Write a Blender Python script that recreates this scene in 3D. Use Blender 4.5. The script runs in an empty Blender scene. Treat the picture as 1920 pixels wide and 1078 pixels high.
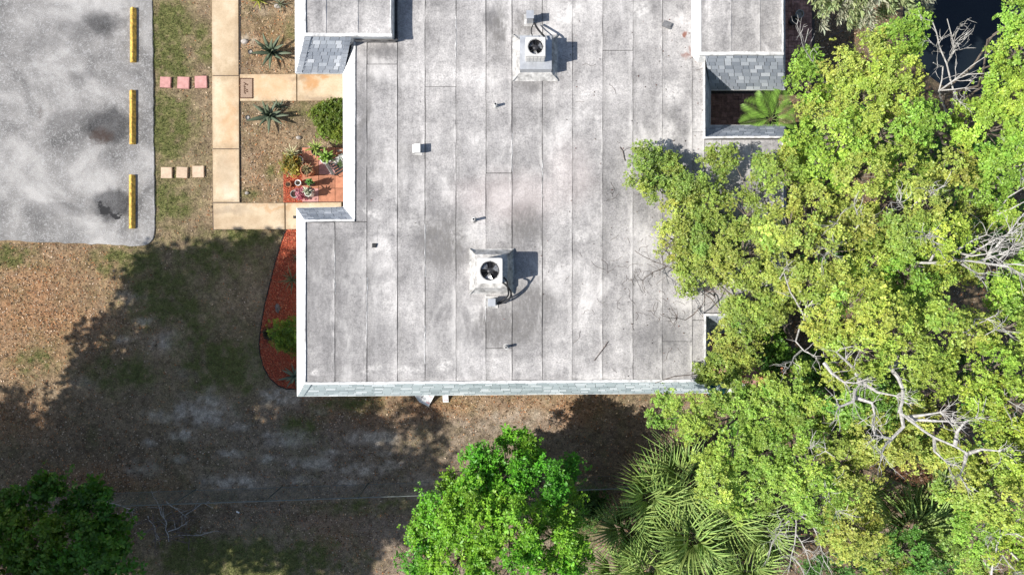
import bpy, math, random
import numpy as np
from mathutils import Vector, Matrix

random.seed(7)
RNG = np.random.default_rng(11)
scene = bpy.context.scene
COL = scene.collection

# ------------------------------------------------------------------ camera, sky, sun, exposure
CAM_H = 25.6
FPX = 1380.0                       # focal length in photograph pixels (1920 wide)
cam_d = bpy.data.cameras.new('camera')
cam_d.sensor_width = 36.0
cam_d.lens = 36.0 * FPX / 1920.0
cam_d.clip_end = 1000.0
cam = bpy.data.objects.new('camera', cam_d)
cam.location = (0, 0, CAM_H)
cam.rotation_euler = (0, 0, 0)
COL.objects.link(cam)
scene.camera = cam

SUN_DIR = Vector((0.93, 0.21, -1.0)).normalized()     # the way the light travels
SUN_EL = math.asin(-SUN_DIR.z)
SUN_ROT = math.atan2(-SUN_DIR.x, -SUN_DIR.y)
world = bpy.data.worlds.new('World')
scene.world = world
world.use_nodes = True
wn = world.node_tree
sky = wn.nodes.new('ShaderNodeTexSky')
sky.sky_type = 'NISHITA'
sky.sun_disc = False
sky.sun_elevation = SUN_EL
sky.sun_rotation = SUN_ROT
sky.air_density = 1.0
sky.dust_density = 1.0
sky.ozone_density = 0.8
wn.nodes['Background'].inputs['Strength'].default_value = 0.09
wn.links.new(sky.outputs['Color'], wn.nodes['Background'].inputs['Color'])

sun_d = bpy.data.lights.new('sun', 'SUN')
sun_d.energy = 4.6
sun_d.angle = math.radians(0.5)
sun_d.color = (1.0, 0.955, 0.89)
sun = bpy.data.objects.new('sun', sun_d)
sun.rotation_euler = SUN_DIR.to_track_quat('-Z', 'Y').to_euler()
sun.location = (-20, -5, 30)
COL.objects.link(sun)

scene.view_settings.view_transform = 'Standard'
scene.view_settings.look = 'None'
scene.view_settings.gamma = 1.0
scene.view_settings.use_curve_mapping = False
scene.view_settings.exposure = 0.45
scene.cycles.max_bounces = 6
scene.cycles.diffuse_bounces = 3
scene.cycles.transmission_bounces = 4


# ------------------------------------------------------------------ helpers
def P(px, py, h=0.0):
    """A place seen at photograph pixel (px, py) and standing h metres above the lawn."""
    k = (CAM_H - h) / FPX
    return Vector(((px - 960.0) * k, -(py - 539.0) * k, h))


def PM(px, h=0.0):
    return px * (CAM_H - h) / FPX


def wloc(o):
    v = Vector((0, 0, 0))
    while o is not None:
        v = v + o.location
        o = o.parent
    return v


def tag(o, label=None, cat=None, group=None, kind=None):
    if label: o['label'] = label
    if cat: o['category'] = cat
    if group: o['group'] = group
    if kind: o['kind'] = kind
    return o


def empty(name, loc, label, cat, group=None, rz=0.0):
    o = bpy.data.objects.new(name, None)
    o.empty_display_size = 0.2
    o.location = loc
    o.rotation_euler = (0, 0, rz)
    COL.objects.link(o)
    return tag(o, label, cat, group)


def link_mesh(name, me, parent=None):
    o = bpy.data.objects.new(name, me)
    COL.objects.link(o)
    if parent is not None:
        o.parent = parent
    return o


def copy_tree(o, parent=None, loc=None, rz=None, scale=None):
    c = o.copy()
    COL.objects.link(c)
    if parent is not None: c.parent = parent
    if loc is not None: c.location = loc
    if rz is not None: c.rotation_euler = (0, 0, rz)
    if scale is not None: c.scale = (scale,) * 3
    for ch in list(o.children):
        copy_tree(ch, c)
    return c


class MB:
    def __init__(s):
        s.v, s.f, s.m, s.c = [], [], [], []
        s.cur = 0
        s.tint = 1.0

    def add(s, vs, fs):
        b = len(s.v)
        s.v += [tuple(p) for p in vs]
        for f in fs:
            s.f.append(tuple(b + i for i in f))
            s.m.append(s.cur)
            s.c.append(s.tint)
        return s

    def box(s, c, d, rz=0.0, taper=1.0):
        x, y, z = d[0] / 2, d[1] / 2, d[2] / 2
        ca, sa = math.cos(rz), math.sin(rz)
        vs = []
        for dz, t in ((-z, 1.0), (z, taper)):
            for dx, dy in ((-x, -y), (x, -y), (x, y), (-x, y)):
                dx *= t; dy *= t
                vs.append((c[0] + dx * ca - dy * sa, c[1] + dx * sa + dy * ca, c[2] + dz))
        return s.add(vs, [(3, 2, 1, 0), (4, 5, 6, 7), (0, 1, 5, 4), (1, 2, 6, 5), (2, 3, 7, 6), (3, 0, 4, 7)])

    def prism(s, poly, z0, z1, inset=0.0, bottom=False):
        """Upright prism over a counter-clockwise outline, with an optional bevel."""
        n = len(poly)
        area = sum(poly[i][0] * poly[(i + 1) % n][1] - poly[(i + 1) % n][0] * poly[i][1] for i in range(n))
        poly = [(p[0], p[1]) for p in poly]
        if area < 0: poly = poly[::-1]
        vs = [(p[0], p[1], z0) for p in poly]
        fs = []
        if inset > 0:
            ip = inset_poly(poly, inset)
            vs += [(p[0], p[1], z1 - inset) for p in poly] + [(p[0], p[1], z1) for p in ip]
            for i in range(n):
                j = (i + 1) % n
                fs += [(i, j, n + j, n + i), (n + i, n + j, 2 * n + j, 2 * n + i)]
            fs.append(tuple(range(2 * n, 3 * n)))
        else:
            vs += [(p[0], p[1], z1) for p in poly]
            for i in range(n):
                j = (i + 1) % n
                fs.append((i, j, n + j, n + i))
            fs.append(tuple(range(n, 2 * n)))
        if bottom: fs.append(tuple(range(n - 1, -1, -1)))
        return s.add(vs, fs)

    def tube(s, pts, rad, n=5, cap=True):
        pts = [Vector(p) for p in pts]
        if not isinstance(rad, (list, tuple)): rad = [rad] * len(pts)
        vs, fs = [], []
        prev = None
        for i, p in enumerate(pts):
            a = pts[max(i - 1, 0)]; b = pts[min(i + 1, len(pts) - 1)]
            t = (b - a)
            if t.length < 1e-6: t = Vector((0, 0, 1))
            t.normalize()
            if prev is None:
                u = t.orthogonal().normalized()
            else:
                u = (prev - t * prev.dot(t))
                u = u.normalized() if u.length > 1e-5 else t.orthogonal().normalized()
            prev = u
            w = t.cross(u)
            for k in range(n):
                an = 2 * math.pi * k / n
                vs.append(p + (u * math.cos(an) + w * math.sin(an)) * rad[i])
        for i in range(len(pts) - 1):
            for k in range(n):
                k2 = (k + 1) % n
                fs.append((i * n + k, i * n + k2, (i + 1) * n + k2, (i + 1) * n + k))
        if cap:
            fs.append(tuple(range(n - 1, -1, -1)))
            fs.append(tuple((len(pts) - 1) * n + k for k in range(n)))
        return s.add(vs, fs)

    def lathe(s, c, prof, n=20):
        vs, fs = [], []
        for r, z in prof:
            for k in range(n):
                an = 2 * math.pi * k / n
                vs.append((c[0] + r * math.cos(an), c[1] + r * math.sin(an), c[2] + z))
        for i in range(len(prof) - 1):
            for k in range(n):
                k2 = (k + 1) % n
                fs.append((i * n + k, i * n + k2, (i + 1) * n + k2, (i + 1) * n + k))
        if prof[0][0] > 1e-4: fs.append(tuple(range(n - 1, -1, -1)))
        if prof[-1][0] > 1e-4: fs.append(tuple((len(prof) - 1) * n + k for k in range(n)))
        return s.add(vs, fs)

    def build(s, name, mats, parent=None, smooth=False, local=False, label=None, kind=None):
        if not isinstance(mats, (list, tuple)): mats = [mats]
        off = Vector((0, 0, 0)) if (local or parent is None) else wloc(parent)
        me = bpy.data.meshes.new(name)
        vs = s.v if off.length == 0 else [(a[0] - off.x, a[1] - off.y, a[2] - off.z) for a in s.v]
        me.from_pydata(vs, [], s.f)
        for m in mats: me.materials.append(m)
        me.polygons.foreach_set('material_index', s.m)
        if smooth: me.polygons.foreach_set('use_smooth', [True] * len(s.f))
        at = me.attributes.new('tint', 'FLOAT', 'FACE')
        at.data.foreach_set('value', s.c)
        me.update()
        o = link_mesh(name, me, parent)
        if label: o['label'] = label
        if kind: o['kind'] = kind
        return o


def inset_poly(poly, d):
    n = len(poly); out = []
    for i in range(n):
        p0, p1, p2 = Vector(poly[i - 1]), Vector(poly[i]), Vector(poly[(i + 1) % n])
        a = (p1 - p0).normalized(); b = (p2 - p1).normalized()
        na = Vector((-a.y, a.x)); nb = Vector((-b.y, b.x))
        k = 1.0 + na.dot(nb)
        m = (na + nb) / max(k, 0.2)
        out.append((p1.x + m.x * d, p1.y + m.y * d))
    return out


def raw_mesh(name, verts, quads, cols, mat, parent=None, off=None, k=4):
    """verts (N,3), quads (M,k), cols (N,3) as numpy: fast path for foliage."""
    me = bpy.data.meshes.new(name)
    if off is not None:
        verts = verts - np.array(off)[None, :]
    me.vertices.add(len(verts))
    me.vertices.foreach_set('co', np.ascontiguousarray(verts, dtype=np.float32).ravel())
    me.loops.add(quads.size)
    me.loops.foreach_set('vertex_index', np.ascontiguousarray(quads, dtype=np.int32).ravel())
    me.polygons.add(len(quads))
    me.polygons.foreach_set('loop_start', np.arange(0, quads.size, k, dtype=np.int32))
    me.polygons.foreach_set('loop_total', np.full(len(quads), k, dtype=np.int32))
    if cols is not None:
        at = me.attributes.new('col', 'FLOAT_COLOR', 'POINT')
        c4 = np.ones((len(verts), 4), dtype=np.float32)
        c4[:, :3] = cols
        at.data.foreach_set('color', c4.ravel())
    me.materials.append(mat)
    me.update(calc_edges=True)
    return link_mesh(name, me, parent)


def vnoise(x, y, seed, scale):
    """Smooth value noise, vectorised."""
    r = np.random.default_rng(seed).random((64, 64))
    u = x * scale; v = y * scale
    i = np.floor(u).astype(int); j = np.floor(v).astype(int)
    a = u - i; b = v - j
    a = a * a * (3 - 2 * a); b = b * b * (3 - 2 * b)
    g = lambda p, q: r[p % 64, q % 64]
    return (g(i, j) * (1 - a) + g(i + 1, j) * a) * (1 - b) + (g(i, j + 1) * (1 - a) + g(i + 1, j + 1) * a) * b


def fbm(x, y, seed, scale, octv=4):
    s = 0; w = 0.5; t = 0
    for o in range(octv):
        s = s + w * vnoise(x + 13.7 * o, y - 7.1 * o, seed + o, scale * 2 ** o); t += w; w *= 0.55
    return s / t


# ------------------------------------------------------------------ materials
def new_mat(name, rough=0.9, spec=0.3):
    m = bpy.data.materials.new(name)
    m.use_nodes = True
    b = m.node_tree.nodes['Principled BSDF']
    b.inputs['Roughness'].default_value = rough
    b.inputs['Specular IOR Level'].default_value = spec
    return m, m.node_tree, b


def nd(nt, kind, **kw):
    n = nt.nodes.new(kind)
    for k, v in kw.items():
        setattr(n, k, v)
    return n


def lk(nt, a, b): nt.links.new(a, b)


def position(nt):
    return nd(nt, 'ShaderNodeNewGeometry').outputs['Position']


def noise(nt, vec, scale, detail=4.0, rough=0.55, stretch=None, distort=0.0):
    if stretch:
        mp = nd(nt, 'ShaderNodeMapping')
        mp.inputs['Scale'].default_value = stretch
        lk(nt, vec, mp.inputs['Vector']); vec = mp.outputs['Vector']
    n = nd(nt, 'ShaderNodeTexNoise')
    n.inputs['Scale'].default_value = scale
    n.inputs['Detail'].default_value = detail
    n.inputs['Roughness'].default_value = rough
    n.inputs['Distortion'].default_value = distort
    lk(nt, vec, n.inputs['Vector'])
    return n.outputs['Fac']


def ramp(nt, fac, stops):
    r = nd(nt, 'ShaderNodeValToRGB')
    el = r.color_ramp.elements
    while len(el) < len(stops): el.new(0.5)
    for e, (p, c) in zip(el, stops):
        e.position = p
        e.color = (*c, 1) if len(c) == 3 else c
    lk(nt, fac, r.inputs['Fac'])
    return r.outputs['Color']


def vramp(nt, fac, a, b, lo=0.0, hi=1.0):
    r = nd(nt, 'ShaderNodeMapRange', interpolation_type='SMOOTHSTEP')
    lk(nt, fac, r.inputs['Value'])
    r.inputs['From Min'].default_value = a
    r.inputs['From Max'].default_value = b
    r.inputs['To Min'].default_value = lo
    r.inputs['To Max'].default_value = hi
    return r.outputs['Result']


def mix(nt, a, b, fac, mode='MIX'):
    m = nd(nt, 'ShaderNodeMix', data_type='RGBA', blend_type=mode)
    for sock, v in ((m.inputs[0], fac), (m.inputs[6], a), (m.inputs[7], b)):
        if isinstance(v, (int, float)): sock.default_value = v
        elif isinstance(v, (tuple, list)): sock.default_value = (*v, 1)
        else: lk(nt, v, sock)
    return m.outputs[2]


def math_(nt, op, a, b=None):
    m = nd(nt, 'ShaderNodeMath', operation=op)
    for i, v in enumerate((a, b)):
        if v is None: continue
        if isinstance(v, (int, float)): m.inputs[i].default_value = v
        else: lk(nt, v, m.inputs[i])
    return m.outputs[0]


def bump(nt, bsdf, h, dist=0.01, strength=0.6):
    b = nd(nt, 'ShaderNodeBump')
    b.inputs['Distance'].default_value = dist
    b.inputs['Strength'].default_value = strength
    lk(nt, h, b.inputs['Height'])
    lk(nt, b.outputs['Normal'], bsdf.inputs['Normal'])


def blobs(nt, vec, pts, wob=0.35, wscale=2.2):
    """Soft stains at given places: pts = (x, y, rx, ry, strength)."""
    n = nd(nt, 'ShaderNodeTexNoise')
    n.inputs['Scale'].default_value = wscale
    n.inputs['Detail'].default_value = 5
    lk(nt, vec, n.inputs['Vector'])
    s = nd(nt, 'ShaderNodeVectorMath', operation='SUBTRACT')
    lk(nt, n.outputs['Color'], s.inputs[0]); s.inputs[1].default_value = (0.5, 0.5, 0.5)
    sc = nd(nt, 'ShaderNodeVectorMath', operation='SCALE')
    lk(nt, s.outputs[0], sc.inputs[0]); sc.inputs['Scale'].default_value = wob * 2
    ad = nd(nt, 'ShaderNodeVectorMath', operation='ADD')
    lk(nt, vec, ad.inputs[0]); lk(nt, sc.outputs[0], ad.inputs[1])
    out = None
    for x, y, rx, ry, st in pts:
        q = nd(nt, 'ShaderNodeVectorMath', operation='SUBTRACT')
        lk(nt, ad.outputs[0], q.inputs[0]); q.inputs[1].default_value = (x, y, 0)
        w = nd(nt, 'ShaderNodeVectorMath', operation='MULTIPLY')
        lk(nt, q.outputs[0], w.inputs[0]); w.inputs[1].default_value = (1 / rx, 1 / ry, 0)
        l = nd(nt, 'ShaderNodeVectorMath', operation='LENGTH')
        lk(nt, w.outputs[0], l.inputs[0])
        r = vramp(nt, l.outputs['Value'], 0.25, 1.15, st, 0.0)
        out = r if out is None else math_(nt, 'MAXIMUM', out, r)
    return out


def pxblobs(lst, h=0.0):
    r = []
    for px, py, rx, ry, st in lst:
        p = P(px, py, h)
        r.append((p.x, p.y, PM(rx, h), PM(ry, h), st))
    return r


def plain(name, col, rough=0.6, spec=0.4, metal=0.0, var=0.12, nscale=9.0, bmp=0.0, per_obj=0.0):
    """Procedural paint, plastic or clay: mottled colour with slight wear."""
    m, nt, b = new_mat(name, rough, spec)
    pos = position(nt)
    n = noise(nt, pos, nscale, 5, 0.6)
    lo = tuple(c * (1 - var * 1.6) for c in col); hi = tuple(min(1, c * (1 + var)) for c in col)
    c = ramp(nt, n, [(0.3, lo), (0.7, hi)])
    if per_obj:
        oi = nd(nt, 'ShaderNodeObjectInfo')
        v = vramp(nt, oi.outputs['Random'], 0, 1, 1 - per_obj, 1 + per_obj)
        c = mix(nt, c, v, 1.0, 'MULTIPLY')
    lk(nt, c, b.inputs['Base Color'])
    b.inputs['Metallic'].default_value = metal
    if bmp: bump(nt, b, noise(nt, pos, nscale * 6, 3), bmp, 0.5)
    return m


def leaf_mat(name, trans=0.35, rough=0.45, spec=0.35):
    m, nt, b = new_mat(name, rough, spec)
    a = nd(nt, 'ShaderNodeAttribute', attribute_name='col')
    lk(nt, a.outputs['Color'], b.inputs['Base Color'])
    t = nd(nt, 'ShaderNodeBsdfTranslucent')
    hs = nd(nt, 'ShaderNodeHueSaturation')
    hs.inputs['Saturation'].default_value = 1.15
    hs.inputs['Value'].default_value = 1.25
    lk(nt, a.outputs['Color'], hs.inputs['Color'])
    lk(nt, hs.outputs['Color'], t.inputs['Color'])
    mx = nd(nt, 'ShaderNodeMixShader')
    mx.inputs[0].default_value = trans
    lk(nt, b.outputs[0], mx.inputs[1]); lk(nt, t.outputs[0], mx.inputs[2])
    lk(nt, mx.outputs[0], nt.nodes['Material Output'].inputs['Surface'])
    return m


LEAF = leaf_mat('tree_leaf', 0.18)
LEAF_THICK = leaf_mat('thick_leaf', 0.08, 0.5, 0.4)
LITTER = leaf_mat('dry_leaf', 0.1, 0.8, 0.15)


def mat_bark(name, a, b_):
    m, nt, b = new_mat(name, 0.85, 0.2)
    pos = position(nt)
    n = noise(nt, pos, 14, 5, 0.65)
    lk(nt, ramp(nt, n, [(0.32, a), (0.68, b_)]), b.inputs['Base Color'])
    bump(nt, b, n, 0.02, 0.7)
    return m


BARK = mat_bark('bark', (0.10, 0.08, 0.065), (0.27, 0.23, 0.19))
DEADWOOD = mat_bark('bleached_wood', (0.29, 0.275, 0.26), (0.63, 0.61, 0.58))
TWIGWOOD = mat_bark('twig_wood', (0.09, 0.07, 0.06), (0.22, 0.18, 0.16))


def mat_asphalt():
    m, nt, b = new_mat('asphalt', 0.9, 0.25)
    pos = position(nt)
    big = noise(nt, pos, 0.42, 6, 0.62, distort=0.4)
    c = ramp(nt, big, [(0.34, (0.125, 0.122, 0.12)), (0.49, (0.275, 0.266, 0.258)), (0.62, (0.46, 0.445, 0.43))])
    worm = noise(nt, pos, 7.5, 3, 0.6, distort=2.2)
    wr = vramp(nt, worm, 0.50, 0.62)
    c = mix(nt, c, (0.50, 0.50, 0.50), math_(nt, 'MULTIPLY', wr, 0.42))
    sp = noise(nt, pos, 55, 2, 0.7)
    c = mix(nt, c, ramp(nt, sp, [(0.34, (0.45, 0.45, 0.46)), (0.64, (1.45, 1.45, 1.44))]), 0.8, 'MULTIPLY')
    st = blobs(nt, pos, pxblobs([
        (206, 236, 58, 40, 1.5), (190, 45, 56, 28, 0.95), (160, 52, 80, 34, 0.55), (212, 384, 46, 36, 1.5),
        (130, 228, 60, 30, 0.45), (160, 140, 34, 18, 0.5), (110, 395, 90, 24, 0.45), (85, 80, 60, 22, 0.4),
        (205, 60, 18, 34, 0.5), (200, 300, 30, 22, 0.35)]), 0.35, 1.6)
    rag = noise(nt, pos, 9.0, 6, 0.75)
    rag2 = noise(nt, pos, 34, 3, 0.7)
    edge_n = math_(nt, 'ADD', math_(nt, 'MULTIPLY', math_(nt, 'SUBTRACT', rag, 0.5), 0.9), math_(nt, 'MULTIPLY', math_(nt, 'SUBTRACT', rag2, 0.5), 0.7))
    st = math_(nt, 'MULTIPLY', st, vramp(nt, math_(nt, 'ADD', st, edge_n), 0.05, 0.45, 0.35, 1.0))
    st = math_(nt, 'MINIMUM', st, 1.0)
    c = mix(nt, c, mix(nt, c, (0.20, 0.205, 0.22), 1.0, 'MULTIPLY'), math_(nt, 'MULTIPLY', st, vramp(nt, rag2, .25, .7, 1.0, .72)))
    br = blobs(nt, pos, pxblobs([(192, 255, 32, 22, 0.95), (76, 214, 10, 16, 0.5)]), 0.25, 3.0)
    br = math_(nt, 'MULTIPLY', br, vramp(nt, math_(nt, 'ADD', br, edge_n), 0.2, 0.6, 0.1, 1.0))
    c = mix(nt, c, (0.058, 0.038, 0.031), math_(nt, 'MULTIPLY', br, vramp(nt, rag, .3, .65, .45, .95)))
    dk = blobs(nt, pos, pxblobs([(200, 396, 18, 14, 0.8), (216, 404, 16, 10, 0.8), (190, 386, 12, 10, 0.7)]), 0.3, 6.0)
    dk = vramp(nt, math_(nt, 'ADD', dk, edge_n), 0.4, 0.6)
    c = mix(nt, c, (0.03, 0.03, 0.032), dk)
    lk(nt, c, b.inputs['Base Color'])
    bump(nt, b, sp, 0.012, 0.8)
    return m


def mat_roof():
    m, nt, b = new_mat('roof_membrane', 0.75, 0.3)
    pos = position(nt)
    big = noise(nt, pos, 0.55, 7, 0.66, distort=0.3)
    c = ramp(nt, big, [(0.28, (0.20, 0.198, 0.20)), (0.44, (0.375, 0.368, 0.368)), (0.60, (0.505, 0.495, 0.492)), (0.78, (0.66, 0.65, 0.645))])
    streak = noise(nt, pos, 1.0, 6, 0.68, (2.6, 0.45, 1), 0.35)
    c = mix(nt, c, ramp(nt, streak, [(0.3, (0.74, 0.74, 0.75)), (0.66, (1.13, 1.13, 1.12))]), 0.8, 'MULTIPLY')
    band = noise(nt, pos, 1.0, 6, 0.7, (0.45, 2.3, 1), 0.5)
    c = mix(nt, c, ramp(nt, band, [(0.3, (0.76, 0.76, 0.77)), (0.66, (1.12, 1.12, 1.12))]), 0.7, 'MULTIPLY')
    fine = noise(nt, pos, 24, 4, 0.7)
    c = mix(nt, c, ramp(nt, fine, [(0.34, (0.56, 0.56, 0.57)), (0.60, (1.14, 1.14, 1.14))]), 0.72, 'MULTIPLY')
    # worn grey blotches and rain-washed dirt
    dirt = blobs(nt, pos, pxblobs([
        (620, 560, 110, 190, 0.34), (680, 300, 22, 240, 0.40), (830, 450, 70, 80, 0.5), (930, 610, 130, 70, 0.42),
        (930, 50, 24, 60, 0.55), (1000, 40, 30, 45, 0.45), (985, 430, 45, 60, 0.42), (735, 640, 120, 60, 0.3),
        (960, 300, 80, 40, 0.25), (1240, 640, 50, 40, 0.4), (780, 310, 30, 60, 0.3), (720, 100, 40, 14, 0.5),
        (1000, 157, 50, 14, 0.4), (1230, 25, 30, 24, 0.35), (850, 560, 60, 60, 0.35), (1010, 580, 60, 60, 0.4)], 3.8), 0.5, 1.3)
    dn = vramp(nt, noise(nt, pos, 5.5, 5, 0.7), 0.3, 0.72)
    dirt = math_(nt, 'MULTIPLY', dirt, vramp(nt, noise(nt, pos, 3.0, 5, 0.7, (2.5, 0.8, 1)), 0.25, 0.65, 0.55, 1.75))
    wash = vramp(nt, noise(nt, pos, 0.75, 5, 0.6, (1.2, 0.7, 1), 0.8), 0.52, 0.68, 0, .55)
    c = mix(nt, c, (0.66, 0.65, 0.645), wash)
    c = mix(nt, c, (0.165, 0.163, 0.168), dirt)
    mot = noise(nt, pos, 7.0, 6, 0.75, distort=0.6)
    c = mix(nt, c, ramp(nt, mot, [(0.36, (0.66, 0.66, 0.67)), (0.5, (1.0, 1.0, 1.0)), (0.66, (1.16, 1.16, 1.16))]), 0.7, 'MULTIPLY')
    pink = blobs(nt, pos, pxblobs([(960, 370, 130, 60, 0.28), (1070, 330, 60, 80, 0.2)], 3.8), 0.4, 1.0)
    c = mix(nt, c, (0.60, 0.50, 0.49), pink)
    rust = blobs(nt, pos, pxblobs([(1284, 65, 6, 5, 0.9), (1286, 104, 9, 7, 0.6), (1294, 96, 4, 14, 0.5)], 3.8), 0.15, 5.0)
    c = mix(nt, c, (0.20, 0.075, 0.05), rust)
    # small dark specks
    vo = nd(nt, 'ShaderNodeTexVoronoi')
    vo.inputs['Scale'].default_value = 3.4
    lk(nt, pos, vo.inputs['Vector'])
    sp = vramp(nt, vo.outputs['Distance'], 0.035, 0.075, 1.0, 0.0)
    gate = vramp(nt, noise(nt, pos, 0.7, 2), 0.5, 0.6)
    c = mix(nt, c, (0.09, 0.08, 0.075), math_(nt, 'MULTIPLY', math_(nt, 'MULTIPLY', sp, gate), 0.8))
    oi = nd(nt, 'ShaderNodeObjectInfo')
    c = mix(nt, c, vramp(nt, oi.outputs['Random'], 0, 1, 0.95, 1.06), 1.0, 'MULTIPLY')
    tc = nd(nt, 'ShaderNodeTexCoord')
    sx = nd(nt, 'ShaderNodeSeparateXYZ')
    lk(nt, tc.outputs['Generated'], sx.inputs[0])
    run = noise(nt, pos, 1.0, 6, 0.75, (9.0, 2.2, 1), 0.4)
    eg = math_(nt, 'MULTIPLY', vramp(nt, sx.outputs['X'], 0.0, 0.30, 1.0, 0.0), vramp(nt, run, 0.34, 0.64))
    c = mix(nt, c, (0.13, 0.126, 0.124), math_(nt, 'MULTIPLY', eg, 0.42))
    eg2 = math_(nt, 'MULTIPLY', vramp(nt, sx.outputs['X'], 0.80, 1.0, 0.0, 1.0), vramp(nt, noise(nt, pos, 1.0, 5, 0.7, (5.0, 1.2, 1)), 0.46, 0.62))
    c = mix(nt, c, (0.70, 0.69, 0.68), math_(nt, 'MULTIPLY', eg2, 0.55))
    drip = vramp(nt, noise(nt, pos, 1.0, 6, 0.8, (14.0, 0.9, 1), 0.2), 0.55, 0.72, 0, .5)
    c = mix(nt, c, (0.17, 0.166, 0.165), drip)
    wht = blobs(nt, pos, pxblobs([(832, 686, 20, 15, .7), (765, 693, 40, 8, .6), (700, 690, 24, 10, .5), (592, 700, 10, 9, .8), (700, 400, 22, 14, .6), (900, 150, 16, 30, .5), (1250, 250, 24, 40, .5), (1090, 440, 24, 16, .6), (1260, 170, 30, 30, .6), (1030, 60, 40, 30, .5), (890, 590, 12, 30, .5), (1200, 20, 20, 20, .6), (1100, 705, 40, 10, .5), (780, 420, 60, 20, .35), (870, 440, 40, 30, .4), (1070, 30, 50, 30, .6)], 3.8), .25, 3.0)
    c = mix(nt, c, (0.74, 0.73, 0.72), math_(nt, 'MULTIPLY', wht, vramp(nt, noise(nt, pos, 11, 5, .75), .35, .6)))
    stn = blobs(nt, pos, pxblobs([(832, 455, 66, 66, .85), (938, 60, 26, 60, .85), (985, 45, 24, 34, .75), (955, 612, 100, 46, .8), (1000, 560, 56, 46, .7), (985, 420, 46, 44, .8), (720, 320, 40, 60, .3), (1000, 160, 34, 12, .5), (680, 240, 10, 160, .5), (600, 470, 50, 60, .35), (760, 290, 50, 24, .3)], 3.8), .45, 2.2)
    c = mix(nt, c, (0.16, 0.155, 0.15), math_(nt, 'MULTIPLY', stn, vramp(nt, noise(nt, pos, 5, 6, .75, (2.2, .9, 1)), .3, .62)))
    c = mix(nt, c, (1.02, 1.0, 0.975), 1.0, 'MULTIPLY')
    lk(nt, c, b.inputs['Base Color'])
    bump(nt, b, math_(nt, 'ADD', fine, band), 0.01, 0.5)
    return m


def mat_shingle(name, cols, speck=0.5):
    m, nt, b = new_mat(name, 0.9, 0.2)
    pos = position(nt)
    a = nd(nt, 'ShaderNodeAttribute', attribute_name='tint')
    c = ramp(nt, a.outputs['Fac'], [(i / (len(cols) - 1), k) for i, k in enumerate(cols)])
    n = noise(nt, pos, 38, 3, 0.7)
    c = mix(nt, c, ramp(nt, n, [(0.3, (0.72, 0.73, 0.75)), (0.7, (1.18, 1.18, 1.18))]), speck, 'MULTIPLY')
    lk(nt, c, b.inputs['Base Color'])
    bump(nt, b, n, 0.006, 0.6)
    return m


def mat_ground():
    m, nt, b = new_mat('lawn_soil', 0.95, 0.1)
    pos = position(nt)
    a = nd(nt, 'ShaderNodeAttribute', attribute_name='col')
    n1 = noise(nt, pos, 26, 4, 0.75)
    n2 = noise(nt, pos, 5.5, 5, 0.7)
    c = mix(nt, a.outputs['Color'], ramp(nt, n1, [(0.30, (0.34, 0.33, 0.32)), (0.5, (1.0, 1.0, 1.0)), (0.70, (1.75, 1.70, 1.6))]), 0.85, 'MULTIPLY')
    c = mix(nt, c, ramp(nt, n2, [(0.34, (0.58, 0.57, 0.55)), (0.66, (1.36, 1.33, 1.28))]), 0.9, 'MULTIPLY')
    lk(nt, c, b.inputs['Base Color'])
    bump(nt, b, math_(nt, 'ADD', n1, math_(nt, 'MULTIPLY', n2, 2.0)), 0.03, 0.9)
    return m


def mat_concrete():
    m, nt, b = new_mat('walkway_concrete', 0.9, 0.2)
    pos = position(nt)
    n = noise(nt, pos, 1.1, 6, 0.6)
    c = ramp(nt, n, [(0.3, (0.48, 0.36, 0.235)), (0.52, (0.61, 0.485, 0.335)), (0.72, (0.70, 0.60, 0.46))])
    f = noise(nt, pos, 30, 4, 0.7)
    c = mix(nt, c, ramp(nt, f, [(0.3, (0.82, 0.81, 0.79)), (0.7, (1.12, 1.12, 1.12))]), 0.7, 'MULTIPLY')
    ed = noise(nt, pos, 3.4, 5, 0.7)
    c = mix(nt, c, (0.30, 0.22, 0.14), vramp(nt, ed, 0.56, 0.8, 0.0, 0.5))
    ru = blobs(nt, pos, pxblobs([(582, 152, 16, 26, 0.7), (600, 146, 26, 8, 0.6), (505, 160, 60, 30, 0.35), (432, 220, 16, 45, 0.3), (480, 172, 30, 14, 0.3), (432, 240, 20, 80, .25), (520, 388, 60, 6, .35)]), 0.5, 3.2)
    c = mix(nt, c, (0.50, 0.235, 0.075), ru)
    gr = blobs(nt, pos, pxblobs([(560, 150, 22, 8, 0.5), (600, 184, 40, 7, 0.5), (425, 320, 20, 50, 0.25), (425, 395, 60, 8, .4), (445, 100, 6, 80, .3)]), 0.3, 3.0)
    c = mix(nt, c, (0.27, 0.21, 0.16), gr)
    oi = nd(nt, 'ShaderNodeObjectInfo')
    c = mix(nt, c, vramp(nt, oi.outputs['Random'], 0, 1, 0.92, 1.08), 1.0, 'MULTIPLY')
    tc = nd(nt, 'ShaderNodeTexCoord')
    sx = nd(nt, 'ShaderNodeSeparateXYZ')
    lk(nt, tc.outputs['Generated'], sx.inputs[0])
    ex = math_(nt, 'ABSOLUTE', math_(nt, 'SUBTRACT', sx.outputs['X'], .5))
    ey = math_(nt, 'ABSOLUTE', math_(nt, 'SUBTRACT', sx.outputs['Y'], .5))
    e_ = math_(nt, 'ADD', math_(nt, 'MAXIMUM', ex, ey), math_(nt, 'MULTIPLY', math_(nt, 'SUBTRACT', noise(nt, pos, 4.5, 6, .75), .5), .5))
    c = mix(nt, c, (0.33, 0.235, 0.14), vramp(nt, e_, .34, .60, 0, .62))
    lk(nt, c, b.inputs['Base Color'])
    bump(nt, b, f, 0.006, 0.6)
    return m


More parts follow.
